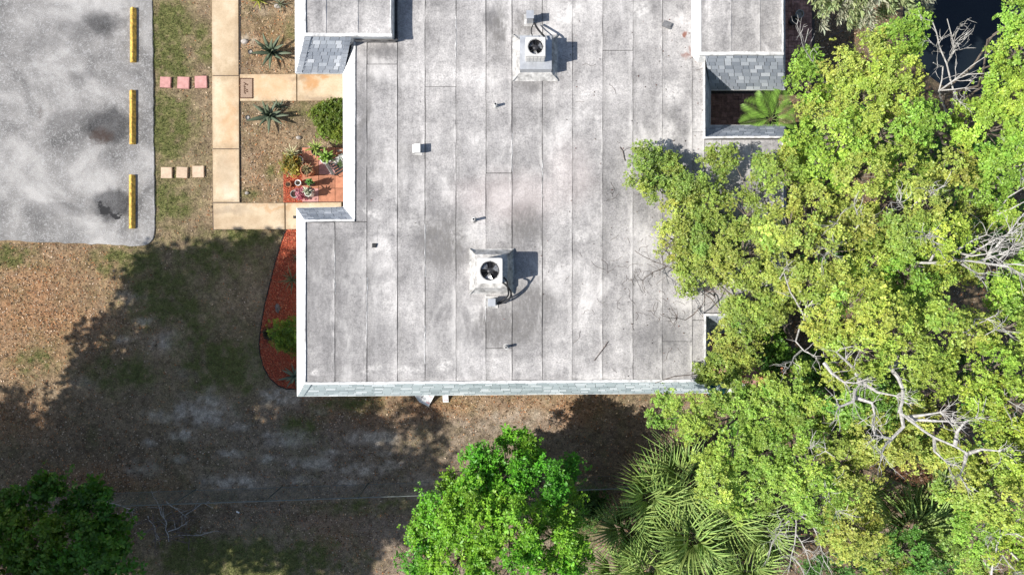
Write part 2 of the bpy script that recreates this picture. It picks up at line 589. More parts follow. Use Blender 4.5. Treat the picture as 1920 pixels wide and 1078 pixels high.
ASPHALT = mat_asphalt()
ROOF = mat_roof()
GROUND = mat_ground()
CONCRETE = mat_concrete()
SHINGLE_BLUE = mat_shingle('blue_grey_shingle', [(0.27, 0.30, 0.345), (0.35, 0.38, 0.425), (0.44, 0.475, 0.52), (0.60, 0.63, 0.67)])
SHINGLE_PALE = mat_shingle('pale_green_grey_shingle', [(0.34, 0.40, 0.41), (0.47, 0.54, 0.55), (0.58, 0.64, 0.65), (0.72, 0.77, 0.78)])
SHINGLE_SUNLIT = mat_shingle('sunlit_white_shingle', [(0.74, 0.74, 0.75), (0.79, 0.79, 0.80), (0.82, 0.82, 0.82), (0.85, 0.85, 0.85)], 0.2)  # west slopes: sunlit brightness put into a near-white base colour
WHITE = plain('white_paint', (0.80, 0.80, 0.79), 0.7, 0.3, var=0.06, nscale=4)
FLASH = plain('white_flashing', (0.74, 0.735, 0.725), 0.65, 0.35, var=0.3, nscale=6, bmp=0.004)
CURB = plain('coated_curb', (0.50, 0.49, 0.475), 0.8, 0.25, var=0.38, nscale=6, bmp=0.006)
GRIME = plain('roof_grime', (0.075, 0.072, 0.07), 0.95, 0.1, var=0.3, nscale=12)
DIRTYCANT = plain('dirty_cant_strip', (0.26, 0.245, 0.235), 0.9, 0.2, var=0.55, nscale=4.5, bmp=0.006)
STUCCO = plain('white_stucco', (0.70, 0.69, 0.66), 0.9, 0.2, var=0.1, nscale=3, bmp=0.005)
YELLOW = plain('yellow_paint', (0.66, 0.42, 0.09), 0.7, 0.3, var=0.42, nscale=9, bmp=0.003)
PINKSTONE = plain('pink_paver', (0.55, 0.29, 0.265), 0.9, 0.2, var=0.14, nscale=8, bmp=0.003, per_obj=0.08)
TANSTONE = plain('tan_paver', (0.62, 0.47, 0.34), 0.9, 0.2, var=0.12, nscale=8, bmp=0.003, per_obj=0.06)
TERRA = plain('terracotta_tile', (0.46, 0.205, 0.125), 0.85, 0.25, var=0.18, nscale=6, bmp=0.003, per_obj=0.16)
BRICK = plain('patio_brick', (0.42, 0.235, 0.19), 0.9, 0.2, var=0.3, nscale=8, bmp=0.004, per_obj=0.25)
JOINT = plain('sand_joint', (0.10, 0.085, 0.075), 0.95, 0.1, var=0.3, nscale=20)
MULCH = plain('red_mulch', (0.50, 0.12, 0.07), 0.95, 0.1, var=0.5, nscale=24, bmp=0.03)
EDGING = plain('black_edging', (0.03, 0.025, 0.022), 0.7, 0.3)
ACWHITE = plain('cream_enamel', (0.63, 0.62, 0.60), 0.4, 0.5, var=0.05, nscale=5)
GALV = plain('galvanised_sheet', (0.52, 0.54, 0.57), 0.42, 0.5, 0.35, var=0.12, nscale=6)
BLACK = plain('black_rubber', (0.022, 0.022, 0.024), 0.6, 0.4)
DARKMETAL = plain('dark_metal', (0.06, 0.06, 0.065), 0.45, 0.5, 0.3)
ALU = plain('fan_aluminium', (0.55, 0.55, 0.54), 0.28, 0.5, 0.6, var=0.1)
LEADGREY = plain('grey_flashing', (0.20, 0.20, 0.205), 0.7, 0.3, var=0.2)
TEAL = plain('teal_canvas', (0.015, 0.12, 0.14), 0.8, 0.2, var=0.15)
CLAY = plain('clay_pot', (0.42, 0.17, 0.09), 0.85, 0.25, var=0.2)
POTWHITE = plain('white_glaze', (0.74, 0.73, 0.70), 0.35, 0.5, var=0.06)
POTGREY = plain('grey_stone_pot', (0.36, 0.34, 0.31), 0.85, 0.2, var=0.2)
POTDARK = plain('dark_pot', (0.05, 0.045, 0.045), 0.6, 0.4)
SOIL = plain('potting_soil', (0.06, 0.042, 0.03), 0.95, 0.1, var=0.4, nscale=30, bmp=0.01)
MATBROWN = plain('doormat_fibre', (0.38, 0.275, 0.205), 0.95, 0.1, var=0.18, nscale=40, bmp=0.004)
MATDARK = plain('dark_brown_print', (0.085, 0.038, 0.02), 0.9, 0.1)
ROCK = plain('grey_rock', (0.17, 0.15, 0.14), 0.9, 0.2, var=0.35, nscale=7, bmp=0.02)
PALEROCK = plain('pale_rock', (0.45, 0.41, 0.37), 0.9, 0.2, var=0.3, nscale=7, bmp=0.02)
BOARDW = plain('white_board', (0.76, 0.76, 0.75), 0.5, 0.4, var=0.06)
BOARDP = plain('pink_board', (0.70, 0.42, 0.42), 0.5, 0.4, var=0.25, nscale=14)
WIRE = plain('galvanised_wire', (0.16, 0.18, 0.17), 0.5, 0.5, 0.4)
WOODGREY = plain('weathered_wood', (0.27, 0.25, 0.24), 0.85, 0.2, var=0.25, nscale=10)


def mat_water():
    m, nt, b = new_mat('pond_water', 0.06, 0.5)
    pos = position(nt)
    n = noise(nt, pos, 0.5, 3)
    lk(nt, ramp(nt, n, [(0.3, (0.006, 0.010, 0.016)), (0.7, (0.013, 0.018, 0.022))]), b.inputs['Base Color'])
    bump(nt, b, noise(nt, pos, 2.5, 3), 0.01, 0.25)
    return m


WATER = mat_water()

# ------------------------------------------------------------------ the ground
H1, H0, HB = 3.80, 2.60, 4.35      # main roof, eave line, raised roof blocks


def gauss(X, Y, px, py, rx, ry):
    p = P(px, py); a = PM(rx); b = PM(ry)
    return np.exp(-(((X - p.x) / a) ** 2 + ((Y - p.y) / b) ** 2))


def ground_fields(X, Y):
    """Weights of green grass, bare sand, leaf litter and dark soil at world points."""
    n1 = fbm(X, Y, 3, 0.55); n2 = fbm(X, Y, 21, 1.7); n3 = fbm(X, Y, 40, 3.6)
    green = np.zeros_like(X); sand = np.zeros_like(X); lit = np.zeros_like(X); dark = np.zeros_like(X)
    for b in [(312, 60, 40, 70, .9), (315, 230, 40, 60, .8), (380, 90, 20, 40, .6), (330, 130, 40, 40, .6), (310, 380, 40, 50, .6), (450, 445, 60, 20, .6),
              (240, 490, 60, 26, .6), (300, 560, 60, 60, .55), (420, 690, 60, 50, .85), (370, 640, 40, 40, .5), (230, 700, 60, 30, .55), (340, 575, 40, 30, .5),
              (60, 680, 40, 30, .4), (30, 480, 50, 20, .45), (560, 800, 30, 20, .5), (690, 950, 90, 16, .5), (450, 1050, 150, 40, 1.0), (370, 1040, 60, 30, .7), (590, 210, 40, 20, .35),
              (520, 320, 20, 16, .35), (465, 365, 14, 12, .5), (1090, 960, 40, 40, .7), (560, 70, 30, 20, .3), (400, 480, 80, 40, .5), (640, 760, 60, 16, .25)]:
        green = np.maximum(green, b[4] * gauss(X, Y, *b[:4]))
    for b in [(275, 602, 24, 9, 1.), (310, 640, 40, 26, .5), (380, 770, 60, 34, .8), (540, 820, 45, 16, 1.), (700, 822, 45, 14, 1.), (580, 870, 60, 14, .75), (680, 880, 60, 12, .7),
              (440, 905, 80, 16, .6), (525, 745, 40, 24, .7), (300, 780, 40, 16, .45), (340, 815, 30, 12, .7), (470, 690, 24, 60, .35), (260, 880, 60, 26, .35), (250, 560, 50, 24, .35),
              (465, 75, 18, 16, .7), (490, 20, 40, 16, .3), (960, 780, 160, 40, .35), (150, 720, 40, 16, .35), (790, 900, 60, 14, .5), (350, 700, 30, 14, .4), (500, 860, 20, 9, .8), (620, 850, 18, 7, .8), (740, 870, 24, 9, .7), (430, 850, 26, 10, .7), (330, 860, 22, 10, .7), (280, 830, 16, 9, .7), (560, 900, 34, 9, .6), (650, 905, 28, 8, .6), (390, 730, 20, 12, .6), (230, 640, 22, 12, .5), (450, 800, 22, 9, .7), (600, 770, 26, 10, .4), (720, 850, 18, 7, .7)]:
        sand = np.maximum(sand, b[4] * gauss(X, Y, *b[:4]))
    for b in [(60, 580, 160, 110, .95), (130, 520, 120, 60, .6), (20, 780, 80, 40, .7), (820, 765, 110, 22, .8), (1080, 770, 60, 30, .95), (700, 770, 120, 34, .45), (950, 760, 120, 26, .5),
              (500, 320, 60, 80, .35), (500, 80, 60, 60, .45), (200, 900, 120, 30, .5), (620, 1010, 80, 60, .35)]:
        lit = np.maximum(lit, b[4] * gauss(X, Y, *b[:4]))
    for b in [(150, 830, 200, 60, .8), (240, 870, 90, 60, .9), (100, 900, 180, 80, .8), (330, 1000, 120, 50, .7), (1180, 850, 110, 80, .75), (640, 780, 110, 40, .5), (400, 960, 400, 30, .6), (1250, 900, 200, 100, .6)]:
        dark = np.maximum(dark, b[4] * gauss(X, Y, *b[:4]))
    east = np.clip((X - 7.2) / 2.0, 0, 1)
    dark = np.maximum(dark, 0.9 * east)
    n5 = fbm(X, Y, 55, 2.6); n6 = fbm(X, Y, 61, 5.5, 5)
    green = np.clip(1.35 * ((green + 0.16) * (0.2 + 2.2 * n5) - 0.40 * (1 - n1)) * (0.1 + 2.4 * np.clip(n6 - .15, 0, 1)), 0, 1)
    sand = np.clip((sand * (0.3 + 1.8 * n3) - 0.16) * (5.5 * np.clip(n6 - .26, 0, 1)), 0, 1)
    lit = np.clip(lit * (0.35 + 1.4 * n2), 0, 1)
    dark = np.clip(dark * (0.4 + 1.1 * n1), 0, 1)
    return green, sand, lit, dark, n1, n2, n3


def ground_colour(X, Y):
    green, sand, lit, dark, n1, n2, n3 = ground_fields(X, Y)
    n4 = fbm(X, Y, 71, 4.2)
    base = np.stack([0.29 + 0.16 * (n2 - .5) + .16 * (n4 - .5), 0.225 + 0.12 * (n2 - .5) + .13 * (n4 - .5), 0.15 + 0.07 * (n2 - .5) + .10 * (n4 - .5)], -1)
    south = np.clip((-3.6 - Y) / 1.0, 0, 1)[..., None] * np.clip((X + 12) / 5.0, 0, 1)[..., None]
    base = base * (1 - 0.75 * south) + np.array([0.265, 0.22, 0.18]) * 0.75 * south

    def over(c, w, col):
        return c * (1 - w[..., None]) + np.array(col) * w[..., None]
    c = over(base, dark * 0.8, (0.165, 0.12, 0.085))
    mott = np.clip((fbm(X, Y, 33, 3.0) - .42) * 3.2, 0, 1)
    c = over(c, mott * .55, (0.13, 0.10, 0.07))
    c = over(c, lit * 0.66, (0.40, 0.215, 0.115))
    c = over(c, sand * .75, (0.52, 0.46, 0.39))
    c = over(c, np.clip(green * .95, 0, .85), (0.145, 0.16, 0.055))
    return c


def in_pond(X, Y):
    p = P(1835, 10)
    a = ((X - p.x) / 2.7) ** 2 + ((Y - p.y) / 3.3) ** 2
    return a


def build_ground():
    xs = np.concatenate([[-260, -120, -60, -35, -24], np.arange(-19, 19.01, 0.065), [24, 35, 60, 120, 260]])
    ys = np.concatenate([[-260, -120, -60, -30, -18], np.arange(-12, 12.01, 0.065), [18, 30, 60, 120, 260]])
    X, Y = np.meshgrid(xs, ys)
    Z = (fbm(X, Y, 5, 0.8) - 0.55) * 0.05 - 0.012
    d = in_pond(X, Y)
    Z = Z - 0.7 * np.clip(1.15 - d, 0, 1)
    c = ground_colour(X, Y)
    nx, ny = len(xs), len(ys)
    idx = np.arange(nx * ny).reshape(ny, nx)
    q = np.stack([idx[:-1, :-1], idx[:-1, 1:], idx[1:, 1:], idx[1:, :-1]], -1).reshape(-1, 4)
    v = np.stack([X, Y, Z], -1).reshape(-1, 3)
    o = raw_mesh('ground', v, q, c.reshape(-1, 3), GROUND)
    o.data.polygons.foreach_set('use_smooth', [True] * len(o.data.polygons))
    tag(o, 'dry patchy lawn of tan grass, bare sand and leaf litter', kind='structure')


build_ground()
w = MB()
pc = P(1835, 10)
w.prism([(pc.x + 2.75 * math.cos(a), pc.y + 3.4 * math.sin(a)) for a in np.linspace(0, 2 * math.pi, 40, endpoint=False)], -0.30, -0.22)
tag(w.build('pond', WATER), 'dark still pond beyond the trees', kind='structure')

# parking lot with ragged edges
edge = []
for t in np.linspace(-420, 425, 70):
    edge.append(P(286.5 + 4.5 * (t / 430.0) * (t > 0) + random.uniform(-1, 1) * 0.9, t))
for a in np.linspace(0, math.pi / 2, 7)[1:]:
    edge.append(P(291 - 26 + 26 * math.cos(a) + random.uniform(-.6, .6), 434 + 27 * math.sin(a)))
for t in np.linspace(255, -700, 80):
    edge.append(P(t, 462 - 13 * max(0, (255 - t)) / 255.0 * 0.9 + random.uniform(-1.6, 1.6) if t > 0 else 451 + random.uniform(-1.6, 1.6)))
edge.append(P(-700, -420))
w = MB()
w.prism([(p.x, p.y) for p in edge], -0.08, 0.035, inset=0.012)
tag(w.build('parking_lot', ASPHALT), 'weathered grey asphalt parking lot with dark oil stains', kind='structure')


def px_rect(x0, y0, x1, y1, h=0.0, gap=0.0):
    a = P(x0, y0, h); b = P(x1, y1, h)
    return [(a.x + gap, b.y + gap), (b.x - gap, b.y + gap), (b.x - gap, a.y - gap), (a.x + gap, a.y - gap)]


def px_poly(pts, h=0.0):
    return [(P(x, y, h).x, P(x, y, h).y) for x, y in pts]


# walkway: a bed with slabs
walk = MB()
walk.prism(px_rect(399, -420, 451, 431), -0.1, 0.008)
walk.prism(px_rect(451, 141, 662, 189), -0.1, 0.008)
walk.prism(px_rect(451, 380.5, 640, 430), -0.1, 0.008)
walk = walk.build('walkway', JOINT)
tag(walk, 'tan concrete walkway running past the building entrances', kind='structure')
SLABS = [[(398, -420), (447, -420), (447.5, -150), (397.5, -150)], [(397.5, -150), (447.5, -150), (448.5, 142.5), (398.5, 142.5)], [(398.5, 143.5), (449, 143.5), (449.5, 279.5), (399.5, 279.5)],
         [(399.5, 280.5), (449.5, 280.5), (450.3, 379.5), (400.3, 379.5)], [(400.5, 380.8), (534.5, 380.8), (535, 430.5), (401.5, 430.5)],
         [(536, 380.8), (641, 379.5), (641, 430), (536.3, 430.3)], [(450.5, 140), (556.5, 140), (556.8, 190.5), (450.8, 190.5)], [(558, 140), (662, 140), (662, 190), (558, 190.3)]]
for s in SLABS:
    w = MB()
    w.prism(inset_poly(px_poly(s)[::-1], 0.004), 0.004, 0.05 + random.uniform(-0.004, 0.004), inset=0.008)
    w.build('slab', CONCRETE, walk)


def grid_pieces(name, bed, x0, y0, x1, y1, px_size, mat, z, group_parent, gap=0.006, jig=0.0):
    nx = max(1, round((x1 - x0) / px_size)); ny = max(1, round((y1 - y0) / px_size))
    for i in range(nx):
        for j in range(ny):
            a = x0 + (x1 - x0) * i / nx; b = x0 + (x1 - x0) * (i + 1) / nx
            c = y0 + (y1 - y0) * j / ny; d = y0 + (y1 - y0) * (j + 1) / ny
            w = MB()
            w.prism(px_rect(a, c, b, d, 0, gap), 0.0, z + random.uniform(-.004, .004), inset=0.005)
            m = mat if not isinstance(mat, list) else random.choice(mat)
            w.build(name, m, group_parent)


# terracotta entrance patio
w = MB(); w.prism(px_rect(566, 276, 662, 379.5), -0.08, 0.012)
patio = tag(w.build('entrance_patio', JOINT), 'terracotta paver patio in the entrance notch', kind='structure')
grid_pieces('paver', None, 567, 277, 660, 379, 27, [TERRA, TERRA, TERRA, PINKSTONE], 0.045, patio)

# brick patios (basket weave, two bricks to a square)


def basket(parent, x0, y0, x1, y1, keep=lambda x, y: True):
    a = P(x0, y1); b = P(x1, y0)
    s = 0.205
    nx = int((b.x - a.x) / s); ny = int((b.y - a.y) / s)
    me_h = MB().prism([(-.0985, -.047), (.0985, -.047), (.0985, .047), (-.0985, .047)], 0, 0.052, inset=0.005)
    ob = me_h.build('brick', BRICK, parent, local=True)
    first = True
    for i in range(nx):
        for j in range(ny):
            cx = a.x + (i + .5) * s; cy = a.y + (j + .5) * s
            if not keep(cx, cy): continue
            for k in (-1, 1):
                o = ob if first else ob.copy()
                if not first: COL.objects.link(o)
                first = False
                if (i + j) % 2 == 0:
                    o.location = (cx, cy + k * s / 4, random.uniform(-.004, .004)); o.rotation_euler = (0, 0, random.uniform(-.02, .02))
                else:
                    o.location = (cx + k * s / 4, cy, random.uniform(-.004, .004)); o.rotation_euler = (0, 0, math.pi / 2 + random.uniform(-.02, .02))


w = MB(); w.prism(px_rect(1290, 152, 1430, 262), -0.08, 0.012)
bp1 = tag(w.build('brick_patio', JOINT), 'red brick patio floor in the shaded courtyard', kind='structure')
basket(bp1, 1296, 172, 1425, 243)
w = MB(); w.prism(px_rect(1445, -60, 1527, 172), -0.08, 0.012)
bp2 = tag(w.build('brick_patio', JOINT), 'red brick patio strip along the east wall of the raised block', kind='structure')
basket(bp2, 1466, -4, 1526, 168)
w = MB(); w.prism(px_rect(1275, 600, 1470, 730), -0.08, 0.012)
pv = tag(w.build('courtyard_patio', JOINT), 'salmon paver patio of the second courtyard under the trees', kind='structure')
grid_pieces('paver', None, 1300, 620, 1468, 726, 24, [TERRA, PINKSTONE], 0.045, pv)

# red mulch beds with edging
bed_px = [(538, 430.5), (560, 430.5), (600, 431), (600, 740), (558, 729), (538, 728), (522, 722), (507, 708), (496, 690), (489, 665), (487, 645), (491, 610), (498, 570), (508, 530), (519, 487), (530, 450)]
w = MB(); w.prism(px_poly(bed_px), -0.08, 0.03)
tag(w.build('mulch_bed', MULCH), 'red mulch bed curving along the west wall', kind='structure')
w = MB()
ed = [P(x, y) for x, y in [(560, 729), (538, 728.5), (522, 722.5), (506.5, 708.5), (495.5, 690), (488.3, 665), (486.3, 645), (490.3, 610), (497.2, 570), (507.2, 530), (518.2, 487), (529.2, 450), (537, 431)]]
w.tube([(p.x, p.y, 0.035) for p in ed], 0.022, 6)
tag(w.build('bed_edging', EDGING), 'black border edging around the curved red mulch bed', 'edging')
w = MB(); w.prism(px_poly([(532, 318), (536, 300), (548, 290), (566, 288), (568, 380), (532, 380)]), -0.08, 0.03)
tag(w.build('mulch_bed', MULCH), 'small red mulch bed beside the terracotta patio', kind='structure')

# ------------------------------------------------------------------ the building
bld = empty('flat_roofed_building', P(960, 400, 0), 'long white flat roofed building with grey membrane roof and shingled mansard edges', 'building')
EAVE = [(558, 742), (1328, 736), (1331, 624), (1473, 622), (1473, 236), (1331, 236), (1332, 168), (1471, 168), (1471, -420), (553, -420), (554.5, 137), (644, 137), (645, 389), (557, 391)]
eave = px_poly(EAVE, H0)[::-1]
area = sum(eave[i][0] * eave[(i + 1) % len(eave)][1] - eave[(i + 1) % len(eave)][0] * eave[i][1] for i in range(len(eave)))
if area < 0: eave = eave[::-1]
wall = MB().prism(inset_poly(eave, 0.80), -0.1, H0 - 0.05)
wall.build('wall', STUCCO, bld)
sof = MB().prism(inset_poly(eave, 0.012), H0 - 0.045, H0 - 0.005, bottom=True)
sof.build('soffit', WHITE, bld)
fb = MB()
for i in range(len(eave)):
    a = Vector((*eave[i], 0)); b = Vector((*eave[(i + 1) % len(eave)], 0))
    d = (b - a); L = d.length; d.normalize()
    c = (a + b) / 2
    fb.box((c.x, c.y, H0 - 0.035 - 0.0007 * i), (L + 0.02, 0.035, 0.11), math.atan2(d.y, d.x))
fb.build('fascia', WHITE, bld)

SH_BUDGET = [0]


def shingle_face(ta, tb, ba, bb, courses, width, mat, individual, seed):
    """Courses of shingles over the sloping quad ta-tb (top) / ba-bb (bottom)."""
    rg = random.Random(seed)
    nrm = (Vector(tb) - Vector(ta)).cross(Vector(ba) - Vector(ta)).normalized()
    if nrm.z < 0: nrm = -nrm
    q = lambda u, t: (Vector(ta) * (1 - u) + Vector(tb) * u) * (1 - t) + (Vector(ba) * (1 - u) + Vector(bb) * u) * t
    # backing sheet
    bk = MB().add([ta, tb, bb, ba], [(0, 1, 2, 3)])
    bk.v = [tuple(Vector(p) - nrm * 0.012) for p in bk.v]
    bk.build('roof_felt', GRIME, bld)
    joined = MB()
    for i in range(courses):
        t0, t1 = i / courses, (i + 1) / courses
        L = (q(1, t1) - q(0, t1)).length
        u = -rg.uniform(0, 0.9) * width / L
        while u < 1:
            wd = width * rg.uniform(0.7, 1.25) / L
            a, b = max(0, u), min(1, u + wd - 0.013 / L)
            u += wd
            if b - a < 0.02 / L: continue
            lo = nrm * (0.016 + rg.uniform(0, .006))
            hi = nrm * 0.001
            dn = q(a, t1) - q(a, t0); dn.normalize()
            vs = [q(a, t0) + hi, q(b, t0) + hi, q(b, t1) + lo - dn * 0.010, q(a, t1) + lo - dn * 0.010,
                  q(b, t1) - nrm * .006 - dn * .010, q(a, t1) - nrm * .006 - dn * .010, q(b, t0) - nrm * .006, q(a, t0) - nrm * .006]
            fs = [(0, 1, 2, 3), (3, 2, 4, 5), (0, 3, 5, 7), (1, 6, 4, 2)]
            r = rg.random()
            tint = rg.uniform(0.0, 0.45) if r < 0.62 else (rg.uniform(0.45, 0.75) if r < 0.85 else rg.uniform(0.8, 1.0))
            tgt = MB() if (individual and SH_BUDGET[0] < 298) else joined
            tgt.tint = tint
            tgt.add(vs, fs)
            if tgt is not joined:
                SH_BUDGET[0] += 1
                tgt.build('shingle', mat, bld)
    if joined.f:
        joined.build('shingle_courses', mat, bld, kind='stuff')


T = lambda x, y, h: P(x, y, h)
# visible faces shingle by shingle
shingle_face(T(572, 68, HB), T(659, 69, HB), T(555, 137, H0), T(645, 137, H0), 10, 0.22, SHINGLE_BLUE, True, 1)
shingle_face(T(1322, 102, HB), T(1468, 102, HB), T(1332, 168, H0), T(1470, 168, H0), 10, 0.24, SHINGLE_BLUE, True, 2)
# the rest
shingle_face(T(572, 719, H1), T(1322, 713.5, H1), T(558, 742, H0), T(1328, 736, H0), 8, 0.30, SHINGLE_PALE, False, 3)
shingle_face(T(572, 414, H1), T(572, 719, H1), T(557, 391, H0), T(558, 742, H0), 8, 0.30, SHINGLE_SUNLIT, False, 4)
shingle_face(T(572, 414, H1), T(664, 413, H1), T(557, 391, H0), T(645, 389, H0), 8, 0.24, SHINGLE_BLUE, False, 5)
shingle_face(T(665, 69, H1), T(664, 413, H1), T(644, 137, H0), T(645, 389, H0), 8, 0.30, SHINGLE_SUNLIT, False, 6)
shingle_face(T(571, -420, HB), T(572, 68, HB), T(553, -420, H0), T(555, 137, H0), 10, 0.30, SHINGLE_SUNLIT, False, 7)
shingle_face(T(1321, 104, H1), T(1320, 258, H1), T(1332, 168, H0), T(1331, 236, H0), 8, 0.24, SHINGLE_BLUE, False, 8)
shingle_face(T(1320, 258, H1), T(1468, 257, H1), T(1331, 236, H0), T(1473, 236, H0), 8, 0.24, SHINGLE_BLUE, False, 9)
shingle_face(T(1322, 592, H1), T(1466, 590, H1), T(1331, 624, H0), T(1473, 622, H0), 8, 0.24, SHINGLE_BLUE, False, 10)
shingle_face(T(1322, 592, H1), T(1322, 713.5, H1), T(1331, 624, H0), T(1328, 736, H0), 8, 0.24, SHINGLE_BLUE, False, 11)
shingle_face(T(1466, 257, H1), T(1466, 590, H1), T(1473, 236, H0), T(1473, 622, H0), 8, 0.30, SHINGLE_BLUE, False, 12)
shingle_face(T(1466, -420, HB), T(1468, 102, HB), T(1471, -420, H0), T(1471, 168, H0), 10, 0.30, SHINGLE_BLUE, False, 13)

def hip(top, bot, side, n, mat, dark=True):
    t = Vector(top); b = Vector(bot); d = b - t
    sd = Vector(side).normalized()
    for i in range(n):
        p = t + d * (i / n); q = t + d * ((i + 1) / n - .012)
        w = MB(); w.tint = random.uniform(.15, .55)
        up = Vector((0, -.25, .34)).normalized()
        o = up * .035
        w.add([p + o * .5, p + sd * .17 + o, q + sd * .17 + o * 1.25, q + o * .8, q + sd * .17 - up * .01, q - up * .01, p + sd * .17 - up * .01], [(0, 1, 2, 3), (3, 2, 4, 5), (1, 6, 4, 2)])
        w.build('ridge_shingle', mat, bld)


hip(T(573, 68.5, HB), T(556, 136.5, H0), (1, 0, 0), 9, SHINGLE_BLUE)
hip(T(659, 69.5, HB), T(645, 136.5, H0), (-1, 0, 0), 9, SHINGLE_BLUE)
hip(T(572, 414, H1), T(557.5, 391, H0), (1, 0, 0), 7, SHINGLE_BLUE)
hip(T(573, 719.5, H1), T(559, 741.5, H0), (1, 0, 0), 7, SHINGLE_PALE)

# roof deck below the sheets, then the membrane sheets, one by one
deck = MB()
deck.prism(px_poly([(573, 417), (665, 414), (667, -420), (1321, -420), (1321, 712), (573, 717)], H1), H1 - 0.25, H1 - 0.022)
deck.build('roof_deck', GRIME, bld)
deck = MB(); deck.prism(px_rect(1321.5, 259, 1465, 590, H1), H1 - 0.25, H1 - 0.022); deck.build('roof_deck', GRIME, bld)
deck = MB(); deck.prism(px_rect(572.5, -420, 733, 66.5, HB), HB - 0.9, HB - 0.022); deck.build('roof_deck', WHITE, bld)
deck = MB(); deck.prism(px_rect(1313.5, -420, 1466, 101, HB), HB - 0.9, HB - 0.022); deck.build('roof_deck', WHITE, bld)


def sheet(x0, x1, y0, y1, h=H1, bead=0.0):
    """One strip of membrane, its right-hand edge lapping the next one."""
    a = P(x0, y0, h); b = P(x1, y1, h)
    g = random.uniform(.005, .012)
    xl, xr, yb, yt = a.x + g, b.x - g, b.y + g, a.y - g
    n = max(2, int((yt - yb) / 0.35))
    w = MB(); vs = []; fs = []
    for i in range(n + 1):
        y = yb + (yt - yb) * i / n
        j1, j2 = random.uniform(-.007, .007), random.uniform(-.007, .007)
        vs += [(xl + j1, y, h - 0.02), (xl + j1, y, h - 0.004), (xr + j2, y, h + 0.003), (xr + j2, y, h - 0.02)]
    for i in range(n):
        k = i * 4
        fs += [(k, k + 1, k + 5, k + 4)[::-1], (k + 1, k + 2, k + 6, k + 5), (k + 2, k + 3, k + 7, k + 6)]
    fs += [(0, 1, 2, 3)[::-1], (4 * n, 4 * n + 1, 4 * n + 2, 4 * n + 3)]
    w.add(vs, fs)
    return w.build('roof_sheet', ROOF, bld)


YB = lambda x: 716.5 - (x - 572) * 5.5 / 750.0
sheet(573, 628, 417, YB(573)); sheet(628, 688, 416, YB(628))
sheet(667, 688, 78, 416)
sheet(688, 745, 80, 121); sheet(688, 745, 121, YB(700))
cuts = {745: [], 797: [163], 855: [], 911: [325, 653], 960: [], 1017: [], 1073: [], 1130: [95], 1187: [], 1242: [640]}
xs_ = [745, 797, 855, 911, 960, 1017, 1073, 1130, 1187, 1242, 1298]
for a, b in zip(xs_[:-1], xs_[1:]):
    ysq = [-420] + cuts[a] + [YB(b)]
    for c, d in zip(ysq[:-1], ysq[1:]):
        sheet(a, b, c, d)
sheet(1298, 1320.5, 108, 248); sheet(1298, 1320.5, 248, 470); sheet(1298, 1320.5, 470, 600); sheet(1298, 1320.5, 600, YB(1310))
sheet(1286, 1298, -420, 108)
for a, b in ((1321, 1353), (1353, 1409), (1409, 1465)):
    sheet(a, b, 262, 587)
for a, b in ((574, 612), (612, 672), (672, 731)):
    sheet(a, b, -420, 64, HB)
for a, b in ((1315, 1372), (1372, 1426), (1426, 1465)):
    sheet(a, b, -420, 99, HB)

# white cap flashing on the roof edges


def cap_strip(p, q, wd=0.07, ht=0.035, mat=FLASH):
    p = Vector(p); q = Vector(q)
    d = (q - p); L = d.length
    n = max(1, int(L / 0.5))
    w = MB()
    s = Vector((-d.y, d.x, 0)).normalized()
    vs, fs = [], []
    for i in range(n + 1):
        c = p + d * (i / n) + s * random.uniform(-.008, .008) + Vector((0, 0, random.uniform(-.004, .004)))
        vs += [c - s * wd / 2 - Vector((0, 0, .03)), c - s * wd * .42 + Vector((0, 0, ht)), c + s * wd * .42 + Vector((0, 0, ht)), c + s * wd / 2 - Vector((0, 0, .03))]
    for i in range(n):
        k = i * 4
        for e in range(3):
            fs.append((k + e, k + e + 1, k + e + 5, k + e + 4)[::-1])
    fs += [(0, 1, 2, 3), (4 * n + 3, 4 * n + 2, 4 * n + 1, 4 * n)]
    w.add(vs, fs)
    w.build('edge_flashing', mat, bld)


cap_strip(T(571, 718.5, H1), T(1322, 713, H1), 0.085)
cap_strip(T(572, 413, H1), T(572, 720, H1), 0.06)
cap_strip(T(571, 414.5, H1 + .01), T(665, 413, H1 + .01), 0.07)
cap_strip(T(665.5, 68, H1), T(664, 414, H1), 0.06)
cap_strip(T(570, 66, HB), T(735, 66.5, HB), 0.10)
cap_strip(T(572, -420, HB), T(572, 67, HB), 0.07)
cap_strip(T(732.5, -420, HB), T(732.5, 67, HB), 0.04)
cap_strip(T(1320.5, 105, H1), T(1320, 258, H1), 0.05)
cap_strip(T(1319, 258.5, H1), T(1468, 257.5, H1), 0.06)
cap_strip(T(1321.5, 592, H1), T(1321.5, 714, H1), 0.05)
cap_strip(T(1320, 590, H1 + .01), T(1467, 590, H1 + .01), 0.07)
cap_strip(T(1311, 101, HB), T(1469, 101, HB), 0.10)
cap_strip(T(1467, -420, HB), T(1467, 101, HB), 0.04)
cap_strip(T(1467, 257, H1), T(1467, 590, H1), 0.05)

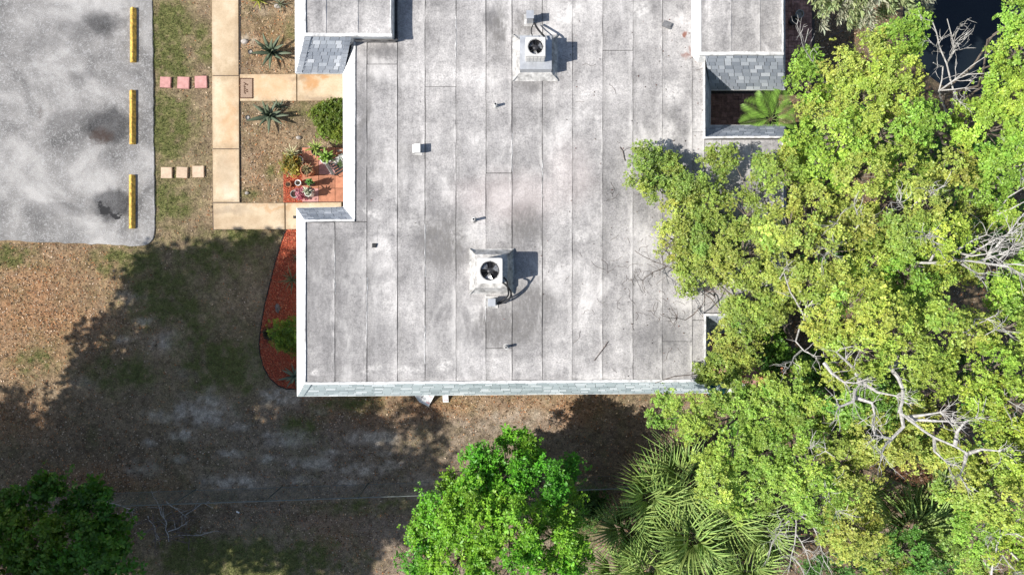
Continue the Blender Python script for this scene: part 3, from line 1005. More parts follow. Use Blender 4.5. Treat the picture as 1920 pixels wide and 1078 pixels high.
# sloped white side of the raised east block, the cant strips of the west one
a0, a1 = T(1313.5, -420, HB), T(1313.5, 100, HB)
w = MB().add([T(1296, -420, H1 + .01), T(1296, 104, H1 + .01), (a1.x, a1.y, HB + .01), (a0.x, a0.y, HB + .01), T(1308, 118, H1 + .01), T(1322, 118, H1 + .012), T(1324, 103, HB + .002)],
             [(0, 1, 2, 3), (1, 4, 2), (4, 5, 2), (5, 6, 2)])
w.build('cant_flashing', WHITE, bld)
b0, b1 = T(659, 68, HB - .02), T(736, 68, HB - .02)
w = MB().add([T(666, 80, H1 + .008), T(742, 80, H1 + .008), (b1.x, b1.y - .02, H1 + .26), (b0.x, b0.y - .02, H1 + .26)], [(0, 1, 2, 3)])
c0 = (b1.x + .02, b1.y - .02, H1 + .26)
w.add([T(742, 80, H1 + .008), T(748, 74, H1 + .008), (b1.x + .05, b1.y, H1 + .28), (b1.x - .01, b1.y - .02, H1 + .26)], [(0, 1, 2, 3)])
w.build('cant_strip', DIRTYCANT, bld)
w = MB().add([T(739, -420, H1 + .007), T(739.5, 74, H1 + .007), (b1.x - .04, b1.y, HB - .03), (T(733, -420, HB).x, T(733, -420, HB).y, HB - .03)], [(0, 1, 2, 3)])
w.build('cant_flashing', FLASH, bld)

# irregular sealant beads along some seams
for xx, ya, yb in [(628, 470, 560), (797, 420, 520), (797, 610, 690), (855, 30, 120), (911, 540, 610), (960, 250, 330), (1017, 300, 380), (688, 520, 640)]:
    w = MB(); pts = []
    for y in np.arange(ya, yb, 9):
        p = P(xx + random.uniform(-1.0, 1.0), y, H1)
        pts.append((p.x, p.y, H1 + 0.002))
    w.tube(pts, [random.uniform(.003, .012) for _ in pts], 5)
    w.build('sealant_bead', FLASH, bld)


def curb(cx, cy, base, top, ht, mat, z=H1, bottom_flare=0.0):
    """Membrane-flashed curb: flared skirt up to a plate."""
    bx, by = base; tx, ty = top
    sk = MB()
    ring = lambda x, y, zz: [(cx - x / 2, cy - y / 2, zz), (cx + x / 2, cy - y / 2, zz), (cx + x / 2, cy + y / 2, zz), (cx - x / 2, cy + y / 2, zz)]
    vs = ring(bx + .06, by + .06, z + .004) + ring(bx, by, z + .012) + ring(tx + .12, ty + .12, z + ht * .55) + ring(tx, ty, z + ht) + ring(tx - .1, ty - .1, z + ht + .004)
    fs = []
    for r in range(4):
        for k in range(4):
            k2 = (k + 1) % 4
            fs.append((r * 4 + k, r * 4 + k2, r * 4 + 4 + k2, r * 4 + 4 + k))
    fs.append((16, 17, 18, 19))
    sk.add(vs, fs)
    # folded corner patches
    for sx, sy in ((-1, -1), (1, -1), (1, 1), (-1, 1)):
        p0 = Vector((cx + sx * (bx / 2 + .02), cy + sy * (by / 2 + .02), z + .016)); p1 = Vector((cx + sx * (tx / 2 + .05), cy + sy * (ty / 2 + .05), z + ht * .62))
        sk.tube([p0, p1], [.03, .018], 5)
    return sk.build('roof_curb', mat, bld)


cA = P(922, 509, H1)
curb(cA.x, cA.y, (1.26, 1.28), (0.94, 0.98), 0.34, CURB)
cB = P(1004, 105, H1 + .2)
curb(cB.x, cB.y, (1.30, 1.32), (0.98, 1.02), 0.16, CURB)


def ac_unit(name, c, wx, wy, z0, ht, label, fan_r, louvers, round_r):
    root = empty(name, (c[0], c[1], z0), label, 'air conditioner', 'rooftop air conditioners')
    n = 40
    sq = []
    for k in range(n):
        an = 2 * math.pi * (k + .5) / n
        ca, sa = math.cos(an), math.sin(an)
        # rounded square
        e = 2.0 / (14.0 if round_r else 60.0)
        x = math.copysign(abs(ca) ** e, ca) * wx / 2; y = math.copysign(abs(sa) ** e, sa) * wy / 2
        sq.append((x, y))
    cab = MB(); vs = []; fs = []
    prof = [(1.0, 0.0), (1.0, ht - 0.05), (1.025, ht - 0.045), (1.025, ht - .008), (0.985, ht)]
    for s_, z in prof:
        vs += [(x * s_, y * s_, z) for x, y in sq]
    for z, r in ((ht, fan_r + .02), (ht - .012, fan_r), (ht - .30, fan_r)):
        vs += [(r * math.cos(2 * math.pi * (k + .5) / n), r * math.sin(2 * math.pi * (k + .5) / n), z) for k in range(n)]
    for r in range(len(prof) + 2):
        for k in range(n):
            k2 = (k + 1) % n
            fs.append((r * n + k, r * n + k2, (r + 1) * n + k2, (r + 1) * n + k))
    cab.add(vs, fs)
    for i in range(len(fs)):
        if i >= (len(prof) + 1) * n: cab.m[i] = 1
    cab.cur = 1
    cab.add([(fan_r * math.cos(2 * math.pi * k / n), fan_r * math.sin(2 * math.pi * k / n), ht - .299) for k in range(n)], [tuple(range(n))])
    cab.build('cabinet', [ACWHITE, BLACK], root, local=True)
    if louvers:
        for side in range(4):
            L = wx if side % 2 == 0 else wy
            dd = (wy if side % 2 == 0 else wx) / 2 + 0.006
            nl = 5
            for i in range(nl):
                w = MB()
                t = (i + .5) / nl * L * .96 - L * .48
                for q in (0, 1, 2, 3, 4, 5):
                    w.box((t, -dd, 0.06 + q * (ht - .16) / 6 + .03), (L / nl * .82, 0.014, (ht - .16) / 6 * .62))
                ca, sa = math.cos(side * math.pi / 2), math.sin(side * math.pi / 2)
                w.v = [(x * ca - y * sa, x * sa + y * ca, z) for x, y, z in w.v]
                w.build('louvre', ACWHITE, root, local=True)
    else:
        w = MB(); w.box((wx * .5 + .01, -.02, ht * .62), (.04, .05, .16)); w.build('service_cap', ACWHITE, root, local=True)
        w = MB(); w.box((wx * .18, -wy / 2 - .006, .12), (.10, .012, .05)); w.build('name_plate', GALV, root, local=True)
    fan = MB(); fan.lathe((0, 0, ht - .17), [(0.075, 0), (0.08, .04), (0.075, .10), (0.03, .115), (0.001, .116)], 16)
    fan = fan.build('fan_hub', DARKMETAL, root, smooth=False, local=True)
    for k in range(3 if louvers else 3):
        a = k * 2 * math.pi / 3 + 0.35
        w = MB(); vs = []
        for i, r in enumerate(np.linspace(.06, fan_r * .93, 5)):
            hw = 0.28 + 0.22 * (i / 4)
            for s_, dz in ((-1, -.028), (0, .006), (1, .034)):
                an = a + s_ * hw
                vs.append((r * math.cos(an), r * math.sin(an), ht - .115 + dz))
        fs = []
        for i in range(4):
            for j in range(2):
                fs.append((i * 3 + j, i * 3 + j + 1, i * 3 + j + 4, i * 3 + j + 3))
        w.add(vs, fs)
        w.build('fan_blade', ALU, root, smooth=True, local=True)
    g = MB()
    for r in np.linspace(.07, fan_r + .012, 8 if not louvers else 6):
        g.tube([(r * math.cos(t), r * math.sin(t), ht + .008) for t in np.linspace(0, 2 * math.pi, 37)], 0.0022, 3, cap=False)
    for k in range(8):
        t = k * math.pi / 4
        g.tube([(.06 * math.cos(t), .06 * math.sin(t), ht + .011), ((fan_r + .02) * math.cos(t), (fan_r + .02) * math.sin(t), ht + .008)], 0.005, 4)
    g.build('fan_guard', DARKMETAL, root, local=True)
    return root


uA = P(918.5, 507.5, 4.92)
ac_unit('air_conditioner', uA, 0.70, 0.70, H1 + 0.345, 0.78, 'rounded cream air conditioner near the middle of the roof with black hoses', 0.262, False, True)
# the upper one stands on a sheet-metal plenum
uB = P(1004.5, 86, 4.95)
pl = empty('sheet_metal_plenum', (cB.x, cB.y, H1 + .16), 'square galvanised sheet metal base under the louvred air conditioner', 'plenum')
w = MB(); w.box((cB.x, cB.y, H1 + .16 + .175), (0.92, 0.97, 0.34)); w.build('box', GALV, pl)
w = MB(); w.box((cB.x - .23, cB.y, H1 + .509), (.455, .965, .006)); w.build('lid', GALV, pl)
w = MB(); w.box((cB.x + .232, cB.y, H1 + .509), (.455, .965, .006)); w.build('lid', GALV, pl)
ac_unit('air_conditioner', uB, 0.545, 0.525, H1 + 0.514, 0.56, 'square louvred cream air conditioner near the top edge of the roof', 0.205, True, False)


def hose(name, pts, r, label, mat=BLACK, group='air conditioner hoses'):
    # Catmull-Rom smoothing
    v = [Vector(p) for p in pts]; out = []
    v = [v[0] * 2 - v[1]] + v + [v[-1] * 2 - v[-2]]
    for i in range(1, len(v) - 2):
        for t in np.linspace(0, 1, 7)[:-1]:
            a, b, c, d = v[i - 1], v[i], v[i + 1], v[i + 2]
            out.append(0.5 * ((2 * b) + (c - a) * t + (2 * a - 5 * b + 4 * c - d) * t * t + (3 * b - a - 3 * c + d) * t ** 3))
    out.append(v[-2])
    w = MB(); w.tube(out, r, 7)
    return tag(w.build(name, mat, None, smooth=True), label, 'hose', group)


# roof penetration boxes
def pipe_box(c, wx, wy, ht, label):
    root = empty('pipe_box', (c[0], c[1], H1), label, 'pipe box', 'pipe boxes on the roof')
    w = MB(); w.box((0, 0, ht / 2), (wx, wy, ht)); w.build('housing', GALV, root, local=True)
    w = MB(); w.box((0, 0, ht + .012), (wx + .03, wy + .03, .022)); w.build('lid', GALV, root, local=True)
    w = MB(); w.box((0, 0, .012), (wx + .16, wy + .16, .02)); w.build('base_flange', CURB, root, local=True)
    w = MB(); w.box((wx / 2 + .012, 0, ht * .42), (.03, wy * .5, ht * .35)); w.build('pipe_outlet', BLACK, root, local=True)
    return root


q = P(922, 567, H1 + .35); pipe_box(q, .19, .19, .33, 'galvanised pipe box below the rounded air conditioner')
q2 = P(994, 27.5, H1 + .5); pipe_box(q2, .19, .20, .48, 'galvanised pipe box above the louvred air conditioner')
z = H1
hose('black_hose', [P(944, 520, 4.7), P(950, 527, 4.68), P(952, 540, 4.5), P(953, 553, 4.2), P(944, 562, 4.0), P(932, 568, 4.0)], .026, 'black hose looping tight from the rounded air conditioner to its pipe box')
hose('black_hose', [P(943, 530, 4.45), P(950, 536, 4.5), P(958, 548, 4.3), P(955, 560, 4.05), P(944, 567, 3.95), P(932, 570, 3.95)], .03, 'thicker black hose bowing out right of the rounded air conditioner')
hose('black_hose', [P(1002, 44, 4.1), P(1007, 53, 4.35), P(1014, 62, 4.5), P(1021, 70, 4.45), P(1022, 80, 4.5)], .03, 'black hose slanting from the upper pipe box down to the louvred air conditioner')
hose('black_hose', [P(1000, 46, 4.05), P(997, 53, 4.25), P(996, 60, 4.45), P(998, 67, 4.55)], .016, 'thin black cable from the upper pipe box to the back of the louvred air conditioner')


def vent_pipe(px, py, ht, label, r=.04):
    c = P(px, py, H1)
    root = empty('vent_pipe', (c.x, c.y, H1), label, 'vent pipe', 'plumbing vent pipes')
    w = MB(); w.lathe((0, 0, 0), [(r, 0), (r, ht), (r * .78, ht), (r * .78, ht - .12), (0.001, ht - .12)], 14); w.m = [1 if i >= 14 * 3 else 0 for i in range(len(w.f))]
    w.build('pipe', [FLASH, BLACK], root, local=True)
    w = MB(); w.lathe((0, 0, 0), [(r * 2.4, 0.002), (r * 2.2, .008), (r * 1.6, .015), (r * 1.15, .08), (r * 1.05, .09)], 16); w.build('boot', CURB, root, local=True)
    return root


vent_pipe(929.5, 199, .26, 'short vent pipe below the louvred air conditioner')
vent_pipe(889, 413, .34, 'vent pipe above the rounded air conditioner')
vent_pipe(949, 650, .30, 'vent pipe near the south edge of the roof')

# exhaust hood
c = P(783, 281, H1)
eh = empty('exhaust_hood', (c.x, c.y, H1), 'small boxy white exhaust hood on the left side of the roof', 'vent')
w = MB(); w.box((0, 0, .10), (.14, .19, .20)); w.build('duct', FLASH, eh, local=True)
w = MB(); w.add([(-.13, -.12, .15), (.11, -.12, .15), (.11, .12, .15), (-.13, .12, .15), (-.02, -.12, .29), (.11, -.12, .31), (.11, .12, .31), (-.02, .12, .29)],
                [(3, 2, 1, 0), (4, 5, 6, 7), (0, 1, 5, 4), (1, 2, 6, 5), (2, 3, 7, 6), (3, 0, 4, 7)]); w.build('cap', WHITE, eh, local=True)
w = MB(); w.box((0, 0, .006), (.28, .32, .01)); w.build('base_flange', CURB, eh, local=True)
# loose pieces lying on the roof
c = P(702, 460, H1); w = MB(); w.prism([(c.x - .06, c.y - .07), (c.x + .04, c.y - .07), (c.x + .075, c.y + .05), (c.x - .06, c.y + .055)], H1 + .002, H1 + .05, inset=.006)
tag(w.build('roof_patch', BLACK), 'small black rubber scrap lying on the left of the roof', 'scrap')
c = P(1250, 48, H1); w = MB(); w.box((c.x, c.y, H1 + .045), (.26, .17, .05), -.42); w.box((c.x + .02, c.y + .012, H1 + .078), (.2, .12, .014), -.42)
tag(w.build('loose_tile', LEADGREY), 'tilted grey tile lying on the roof near the raised east block', 'tile')

# ------------------------------------------------------------------ parking lot furniture
for (px, y0, y1, lab) in ((248.5, 15, 117, 'yellow concrete wheel stop nearest the top edge of the parking lot'), (247.5, 169.5, 270.5, 'yellow wheel stop beside the brown oil stain'), (246.5, 328, 428.5, 'yellow wheel stop at the bottom corner of the parking lot')):
    a = P(px, y0, .1); b = P(px, y1, .1)
    L = a.y - b.y
    root = empty('wheel_stop', (a.x, (a.y + b.y) / 2, .036), lab, 'wheel stop', 'wheel stops of the parking bays')
    w = MB(); pr = [(-.108, 0), (.108, 0), (.106, .03), (.052, .148), (.034, .156), (.016, .148), (-.104, .03)]
    vs, fs = [], []
    n = len(pr)
    ysn = [-L / 2, -L / 2 + .015] + list(np.linspace(-L / 2 + .2, L / 2 - .2, 7)) + [L / 2 - .015, L / 2]
    for i, yy in enumerate(ysn):
        k = .93 if i in (0, len(ysn) - 1) else 1.0
        vs += [(x * k + (random.uniform(-.002, .002) if 0 < i < len(ysn) - 1 else 0), yy, z * k) for x, z in pr]
    for i in range(len(ysn) - 1):
        for k in range(n):
            k2 = (k + 1) % n
            fs.append((i * n + k, i * n + n + k, i * n + n + k2, i * n + k2))
    fs += [tuple(range(n)), tuple((len(ysn) - 1) * n + k for k in range(n - 1, -1, -1))]
    w.add(vs, fs); w.build('block', YELLOW, root, local=True)
    for s_ in (-1, 1):
        w = MB(); w.lathe((.034, s_ * L * .33, .15), [(.016, 0), (.016, .012), (.001, .013)], 8); w.build('anchor_bolt', DARKMETAL, root, local=True)

for i, (px, py, sz, m, lab) in enumerate([(310, 154.5, 20, PINKSTONE, 'pink stepping stone nearest the parking lot'), (343.5, 155.5, 22, PINKSTONE, 'middle pink stepping stone in the grass'), (376.5, 154, 22.5, PINKSTONE, 'pink stepping stone nearest the walkway'),
                                          (312, 324, 20.5, TANSTONE, 'tan stepping stone nearest the parking lot'), (341, 323.5, 20.5, TANSTONE, 'middle tan stepping stone in the grass'), (371.5, 322, 21.5, TANSTONE, 'tan stepping stone nearest the walkway')]):
    c = P(px, py, .05); h = PM(sz) / 2
    w = MB()
    rz = random.uniform(-.05, .05)
    poly = [(-h, -h), (h, -h), (h, h), (-h, h)]
    poly = [(c.x + x * math.cos(rz) - y * math.sin(rz), c.y + x * math.sin(rz) + y * math.cos(rz)) for x, y in poly]
    w.prism(poly, -.02, .06, inset=.008)
    tag(w.build('stepping_stone', m), lab, 'stepping stone', 'square stepping stones across the grass strip')

# doormat with hand lettering
c = P(462, 166, .06)
dm = empty('doormat', (c.x, c.y, .052), 'brown doormat with scalloped dark border and the word hello', 'doormat')
hx, hy = PM(12.2), PM(18.8)
w = MB(); w.prism([(-hx, -hy), (hx, -hy), (hx, hy), (-hx, hy)], 0, .016, inset=.004); w.build('mat', MATBROWN, dm, local=True)
w = MB()
for (ax, ay, bx, by) in ((-hx, -hy, hx, -hy), (hx, -hy, hx, hy), (hx, hy, -hx, hy), (-hx, hy, -hx, -hy)):
    L = math.hypot(bx - ax, by - ay); n = int(L / .018); nx, ny = -(by - ay) / L, (bx - ax) / L
    pts = []
    for i in range(n + 1):
        t = i / n; o = .012 * math.sin(t * L / .062 * 2 * math.pi * .5 * 2) + .012
        pts.append((ax + (bx - ax) * t + nx * o, ay + (by - ay) * t + ny * o, .0165))
    w.tube(pts, .0125, 4)
w.build('border', MATDARK, dm, local=True)
# script word: strokes drawn reading down the mat (letters' top to the right)
STROKES = [[(0, 0), (.02, .12), (.07, .27), (.075, .33), (.045, .33), (.03, .22), (.015, 0)], [(.02, .09), (.06, .14), (.085, .12), (.085, .03), (.105, .0), (.13, .03)],
           [(.13, .06), (.18, .09), (.17, .14), (.145, .12), (.14, .03), (.17, 0), (.20, .04)], [(.20, .04), (.26, .25), (.265, .33), (.24, .32), (.23, .12), (.235, .01), (.27, .03)],
           [(.27, .03), (.33, .25), (.335, .33), (.31, .32), (.30, .12), (.305, .01), (.34, .04)], [(.385, .14), (.35, .11), (.345, .04), (.37, 0), (.40, .04), (.405, .11), (.385, .14), (.43, .12)]]
w = MB()
for st in STROKES:
    pts = []
    for (u, v) in st:
        pts.append((-.085 + v * .42 + 0.0, .20 - u * .92 + -v * .10, .0175))
    sm = []
    for i in range(len(pts) - 1):
        for t in (0, .5):
            sm.append(tuple(pts[i][k] * (1 - t) + pts[i + 1][k] * t for k in range(3)))
    sm.append(pts[-1])
    w.tube(sm, .0085, 4)
w.build('lettering', MATDARK, dm, local=True)


# ------------------------------------------------------------------ foliage machinery
def rosettes(cen, axis, nleaf, L, W, col, rng, jit=0.16, spread=(0.05, 0.7), droop=0.12, start=0.12):
    """Leaves round every centre: returns verts, quads, colours."""
    N = len(cen)
    ax = axis / np.linalg.norm(axis, axis=1, keepdims=True)
    ref = np.tile(np.array([[0.0, 0.0, 1.0]]), (N, 1)); ref[np.abs(ax[:, 2]) > 0.9] = (1, 0, 0)
    t = np.cross(ax, ref); t /= np.linalg.norm(t, axis=1, keepdims=True)
    b = np.cross(ax, t)
    C = np.repeat(cen, nleaf, 0); A = np.repeat(ax, nleaf, 0); T_ = np.repeat(t, nleaf, 0); B = np.repeat(b, nleaf, 0)
    M = N * nleaf
    ph = (np.tile(np.arange(nleaf), N) / nleaf * 2 * np.pi + np.repeat(rng.random(N) * 6.28, nleaf) + rng.normal(0, .3, M))[:, None]
    el = rng.uniform(spread[0], spread[1], M)[:, None]
    d0 = T_ * np.cos(ph) + B * np.sin(ph)
    d = d0 * np.cos(el) + A * np.sin(el)
    s = np.cross(A, d0)
    tw = rng.normal(0, .45, M)[:, None]
    up = np.cross(s, d)
    s = s * np.cos(tw) + up * np.sin(tw)
    big = np.repeat(np.exp(rng.normal(0, .22, N)), nleaf)
    l = (L * big * rng.uniform(.7, 1.25, M))[:, None]; wd = (W * big * rng.uniform(.75, 1.2, M))[:, None]
    p0 = C + d * l * start
    pm = C + d * l * .58 + A * l * .05
    p1 = pm + s * wd / 2; p3 = pm - s * wd / 2
    p2 = C + d * l - A * l * droop
    v = np.stack([p0, p1, p2, p3], 1).reshape(-1, 3)
    q = np.arange(M * 4).reshape(M, 4)
    c = np.repeat(col, nleaf, 0) * (1 + rng.normal(0, jit, M))[:, None]
    c[:, 0] *= 1 + rng.normal(-.03, .06, M)
    c = np.clip(np.repeat(c, 4, 0), .004, .9)
    return v, q, c


def unit_dirs(n, rng, zmin=-0.35):
    z = rng.uniform(zmin, 1, n); a = rng.uniform(0, 2 * np.pi, n)
    r = np.sqrt(np.maximum(0, 1 - z * z))
    return np.stack([r * np.cos(a), r * np.sin(a), z], 1)


def wiggle(a, b, n, amp, rnd, sag=0.0):
    a = Vector(a); b = Vector(b); L = (b - a).length
    pts = []
    for i in range(n + 1):
        t = i / n
        p = a.lerp(b, t)
        k = math.sin(math.pi * t) * amp * L
        p += Vector((rnd.uniform(-1, 1) * k, rnd.uniform(-1, 1) * k, rnd.uniform(-.5, 1) * k * .6 + sag * L * math.sin(math.pi * t)))
        pts.append(p)
    return pts


def tree(name, label, base, lobes, cols, seed, group=None, cat='tree', leafL=.054, leafW=.031, nleaf=7, clump_k=18.0, per=30, sig=.095, flat=.85,
         trunk_r=.16, fork=None, dead=None, bark=BARK, tuft=0.0, mat=LEAF, lobe_h_jit=None, twigs=True, spread=(0.05, .7)):
    """A tree: trunk with limbs, and a crown of leaf rosettes gathered in clumps over its lobes.
    lobes: (px, py, r_px, h[, colour index])"""
    tone = np.array([.97, 1.0, 1.65]) if group and 'wood beside' in group else 1.0
    rng = np.random.default_rng(seed); rnd = random.Random(seed)
    bx = P(base[0], base[1], 0)
    root = empty(name, (bx.x, bx.y, 0), label, cat, group)
    cents, axes, colr = [], [], []
    tb = MB(); tw = MB()
    if lobe_h_jit is None: lobe_h_jit = .55 if group and 'wood beside' in group else .0
    if name == 'overhanging_tree': lobe_h_jit = .2
    hj = [l[3] + rnd.uniform(-1, 1) * lobe_h_jit for l in lobes]
    C3 = [(P(l[0], l[1], h_), PM(l[2], h_) * rnd.uniform(.86, 1.04)) for l, h_ in zip(lobes, hj)]
    mh = np.mean([c.z for c, r in C3])
    mean = sum((c for c, r in C3), Vector()) / len(C3)
    fk = Vector((bx.x + (mean.x - bx.x) * .25, bx.y + (mean.y - bx.y) * .25, mh * (fork or .42)))
    trunk = wiggle((bx.x, bx.y, -.15), fk, 6, .05, rnd)
    rr = [trunk_r * (1.35 - .6 * i / 6) for i in range(7)]
    tb.tube(trunk, rr, 9)
    for (c, r), l in zip(C3, lobes):
        n_low = c - Vector((0, 0, r * .35))
        pts = wiggle(fk, n_low, 5, .07, rnd, .05)
        rad = [trunk_r * .38 * (1 - .16 * i) * min(1.0, .45 + r * .6) for i in range(6)]
        tb.tube(pts, rad, 6)
        k = max(5, int(clump_k * r * r * 2.6 + 4))
        d = unit_dirs(k, rng)
        rad_k = r * rng.uniform(.62, 1.08, k)
        sc = np.array([c.x, c.y, c.z]) + d * rad_k[:, None] * np.array([1, 1, flat])
        base_c = np.array(cols[l[4] if len(l) > 4 else rnd.randrange(len(cols))])
        for i in range(k):
            m = int(per * rng.uniform(.55, 1.4)) + 2
            sgm = sig * rng.uniform(.75, 1.3)
            pp = sc[i] + rng.normal(0, 1, (m, 3)) * np.array([sgm, sgm, sgm * .6])
            cents.append(pp)
            axes.append(d[i] * .55 + np.array([-.22, -.05, .7]) + rng.normal(0, .28, (m, 3)))
            cc = base_c * np.exp(rng.normal(0, .15)) * np.array([1 + rng.normal(-.03, .06), 1, 1])
            colr.append(np.tile(cc * tone, (m, 1)))
            if twigs:
                tw.tube([n_low, n_low.lerp(Vector(sc[i]), .55) + Vector(rng.normal(0, .05, 3)), Vector(sc[i])], [.016, .010, .004], 3, cap=False)
    v, q, cc = rosettes(np.concatenate(cents), np.concatenate(axes), nleaf, leafL, leafW, np.concatenate(colr), rng, spread=spread)
    raw_mesh('crown', v, q, cc, mat, root, off=root.location)
    tb.build('trunk', bark, root, smooth=True)
    if twigs: tw.build('twigs', bark, root, kind='stuff')
    for d_ in (dead or []):
        bare_branch(root, d_, rnd)
    return root


def bare_branch(root, spec, rnd):
    """spec: dict(lines=[[(px,py),...],...], h=, r=, mat=) bleached limbs with side twigs; the first line roots down into the crown."""
    w = MB()
    h = spec['h']; r0 = spec.get('r', .05) * .74; mat = spec.get('mat', DEADWOOD)
    twn = spec.get('twigs', 5) + 4
    for li, line in enumerate(spec['lines']):
        pts = []
        for i, (x, y) in enumerate(line):
            hh = h + spec.get('rise', .5) * (i / max(1, len(line) - 1)) + rnd.uniform(-.08, .08)
            pts.append(P(x, y, hh))
        if li == 0:
            g = root.location
            low = pts[0].lerp(Vector((g.x, g.y, max(1.0, h - 3.5))), .55)
            pts = [low] + pts
        # subdivide with a little crookedness
        sm = []
        for a, b in zip(pts[:-1], pts[1:]):
            n = max(1, int((b - a).length / .22))
            for i in range(n):
                p = a.lerp(b, i / n)
                if i: p += Vector((rnd.uniform(-1, 1), rnd.uniform(-1, 1), rnd.uniform(-1, 1))) * .022
                sm.append(p)
        sm.append(pts[-1])
        k0 = r0 * (1.0 if li == 0 else .55)
        rad = [k0 * (1 - .8 * i / (len(sm) - 1)) + .005 for i in range(len(sm))]
        w.tube(sm, rad, 6)
        for t in range(twn):
            i = rnd.randrange(len(sm) // 3, len(sm)) if len(sm) > 3 else len(sm) - 1
            d = (sm[i] - sm[max(0, i - 1)])
            if d.length < 1e-4: continue
            d.normalize()
            side = d.cross(Vector((0, 0, 1))) * rnd.choice((-1, 1))
            q = sm[i]
            tp = [q]
            dirn = (d * rnd.uniform(.3, 1) + side * rnd.uniform(.3, 1) + Vector((0, 0, rnd.uniform(-.1, .5)))).normalized()
            for s_ in range(rnd.randint(2, 5)):
                dirn = (dirn + Vector((rnd.uniform(-.5, .5), rnd.uniform(-.5, .5), rnd.uniform(-.3, .3)))).normalized()
                tp.append(tp[-1] + dirn * rnd.uniform(.08, .17))
            w.tube(tp, [.008 * (1 - .75 * j / (len(tp) - 1)) for j in range(len(tp))], 4)
            if len(tp) > 3:
                dd = (dirn + Vector((rnd.uniform(-1, 1), rnd.uniform(-1, 1), 0))).normalized()
                w.tube([tp[2], tp[2] + dd * .12, tp[2] + dd * .22 + Vector((rnd.uniform(-.05, .05), rnd.uniform(-.05, .05), 0))], [.007, .005, .002], 3)
    w.build('dead_branch', mat, root, label=spec.get('label', 'bleached bare dead branch'))


# ------------------------------------------------------------------ the wood on the right
OLIVE = [(0.315, 0.375, 0.045), (0.375, 0.41, 0.052), (0.265, 0.35, 0.042)]
YELLOW_G = [(0.38, 0.445, 0.048), (0.42, 0.455, 0.056), (0.33, 0.43, 0.048)]
LIME = [(0.33, 0.455, 0.040), (0.38, 0.47, 0.042), (0.27, 0.41, 0.036)]
GREEN = [(0.13, 0.27, 0.028), (0.17, 0.31, 0.028), (0.11, 0.23, 0.028)]

TA = [(1213, 300, 33.0, 4.50), (1250, 322, 35.2, 4.55), (1202, 338, 24.2, 4.45), (1297, 345, 35.2, 4.60), (1328, 292, 17.6, 4.65), (1372, 290, 19.8, 4.70), (1352, 320, 15.4, 4.65), (1283, 405, 46.2, 4.60), (1335, 392, 44.0, 4.75), (1268, 450, 39.6, 4.55),
      (1338, 452, 57.2, 4.85), (1405, 405, 50.6, 5.00), (1430, 322, 30.8, 4.90), (1328, 505, 48.4, 4.80), (1288, 488, 28.6, 4.60), (1400, 478, 61.6, 5.10), (1425, 545, 57.2, 5.00), (1372, 592, 33.0, 4.40),
      (1368, 640, 30.8, 4.15), (1392, 668, 28.6, 4.00), (1318, 690, 24.2, 4.00), (1350, 690, 30.8, 4.00), (1380, 705, 28.6, 4.00), (1290, 530, 19.8, 4.55), (1245, 300, 22.0, 4.55), (1230, 350, 24.2, 4.50), (1400, 598, 34, 4.70), (1442, 588, 34, 4.90), (1395, 632, 32, 4.35), (1272, 350, 26, 4.55), (1300, 375, 30, 4.60), (1460, 560, 36, 5.10)]
tree('overhanging_tree', 'olive green tree reaching out over the roof edge at its far left', (1500, 690), TA, OLIVE, 101, 'trees of the wood beside the building', trunk_r=.17,
     clump_k=21, per=27, flat=.62, dead=[dict(lines=[[(1290, 518), (1262, 505), (1230, 492), (1205, 480), (1190, 470)], [(1250, 500), (1225, 510), (1205, 525)], [(1262, 505), (1262, 485), (1250, 470)], [(1300, 590), (1318, 570), (1326, 548)], [(1300, 590), (1285, 600), (1270, 596)]], h=4.5, r=.03, rise=.2, mat=TWIGWOOD, label='dark bare branch over the roof', twigs=8),
                               dict(lines=[[(1510, 597), (1498, 575), (1482, 548), (1476, 530), (1470, 512)], [(1476, 530), (1462, 522), (1472, 505)], [(1510, 597), (1500, 612), (1492, 640), (1508, 658), (1530, 668)], [(1508, 598), (1512, 575), (1500, 550), (1492, 520)], [(1510, 580), (1530, 558), (1560, 534)], [(1505, 655), (1490, 668), (1478, 690)]], h=7.6, r=.055, twigs=6)])
TB = [(1508, 118, 26, 7.4), (1518, 165, 38, 7.8), (1540, 218, 48, 8.3), (1500, 258, 36, 7.9), (1578, 132, 42, 8.3), (1640, 112, 46, 8.8), (1700, 70, 36, 8.8), (1722, 46, 18, 8.8), (1618, 182, 56, 9.2), (1680, 160, 50, 9.2),
      (1585, 262, 56, 9.0), (1652, 252, 60, 9.3), (1718, 228, 50, 9.2), (1615, 328, 52, 8.8), (1545, 312, 46, 8.4), (1690, 320, 50, 8.8), (1672, 68, 24, 8.6), (1655, 140, 40, 8.9)]
tree('lime_tree', 'bright yellow lime tree above the palm courtyard', (1498, 300), TB, YELLOW_G + LIME, 102, 'trees of the wood beside the building', trunk_r=.2,
     dead=[dict(lines=[[(1600, 222), (1608, 208), (1598, 200)]], h=8.2, r=.03, twigs=4), dict(lines=[[(1507, 90), (1512, 72), (1516, 55)], [(1507, 90), (1500, 65)]], h=7.9, r=.025, twigs=3)])
TC = [(1465, 330, 48, 7.7), (1528, 385, 52, 8.3), (1488, 432, 56, 8.2), (1560, 472, 50, 8.3), (1470, 508, 46, 7.8), (1598, 402, 46, 8.5), (1640, 418, 42, 8.7), (1565, 540, 46, 8.4), (1440, 440, 30, 7.5), (1520, 530, 40, 8.0), (1478, 300, 26, 7.6)]
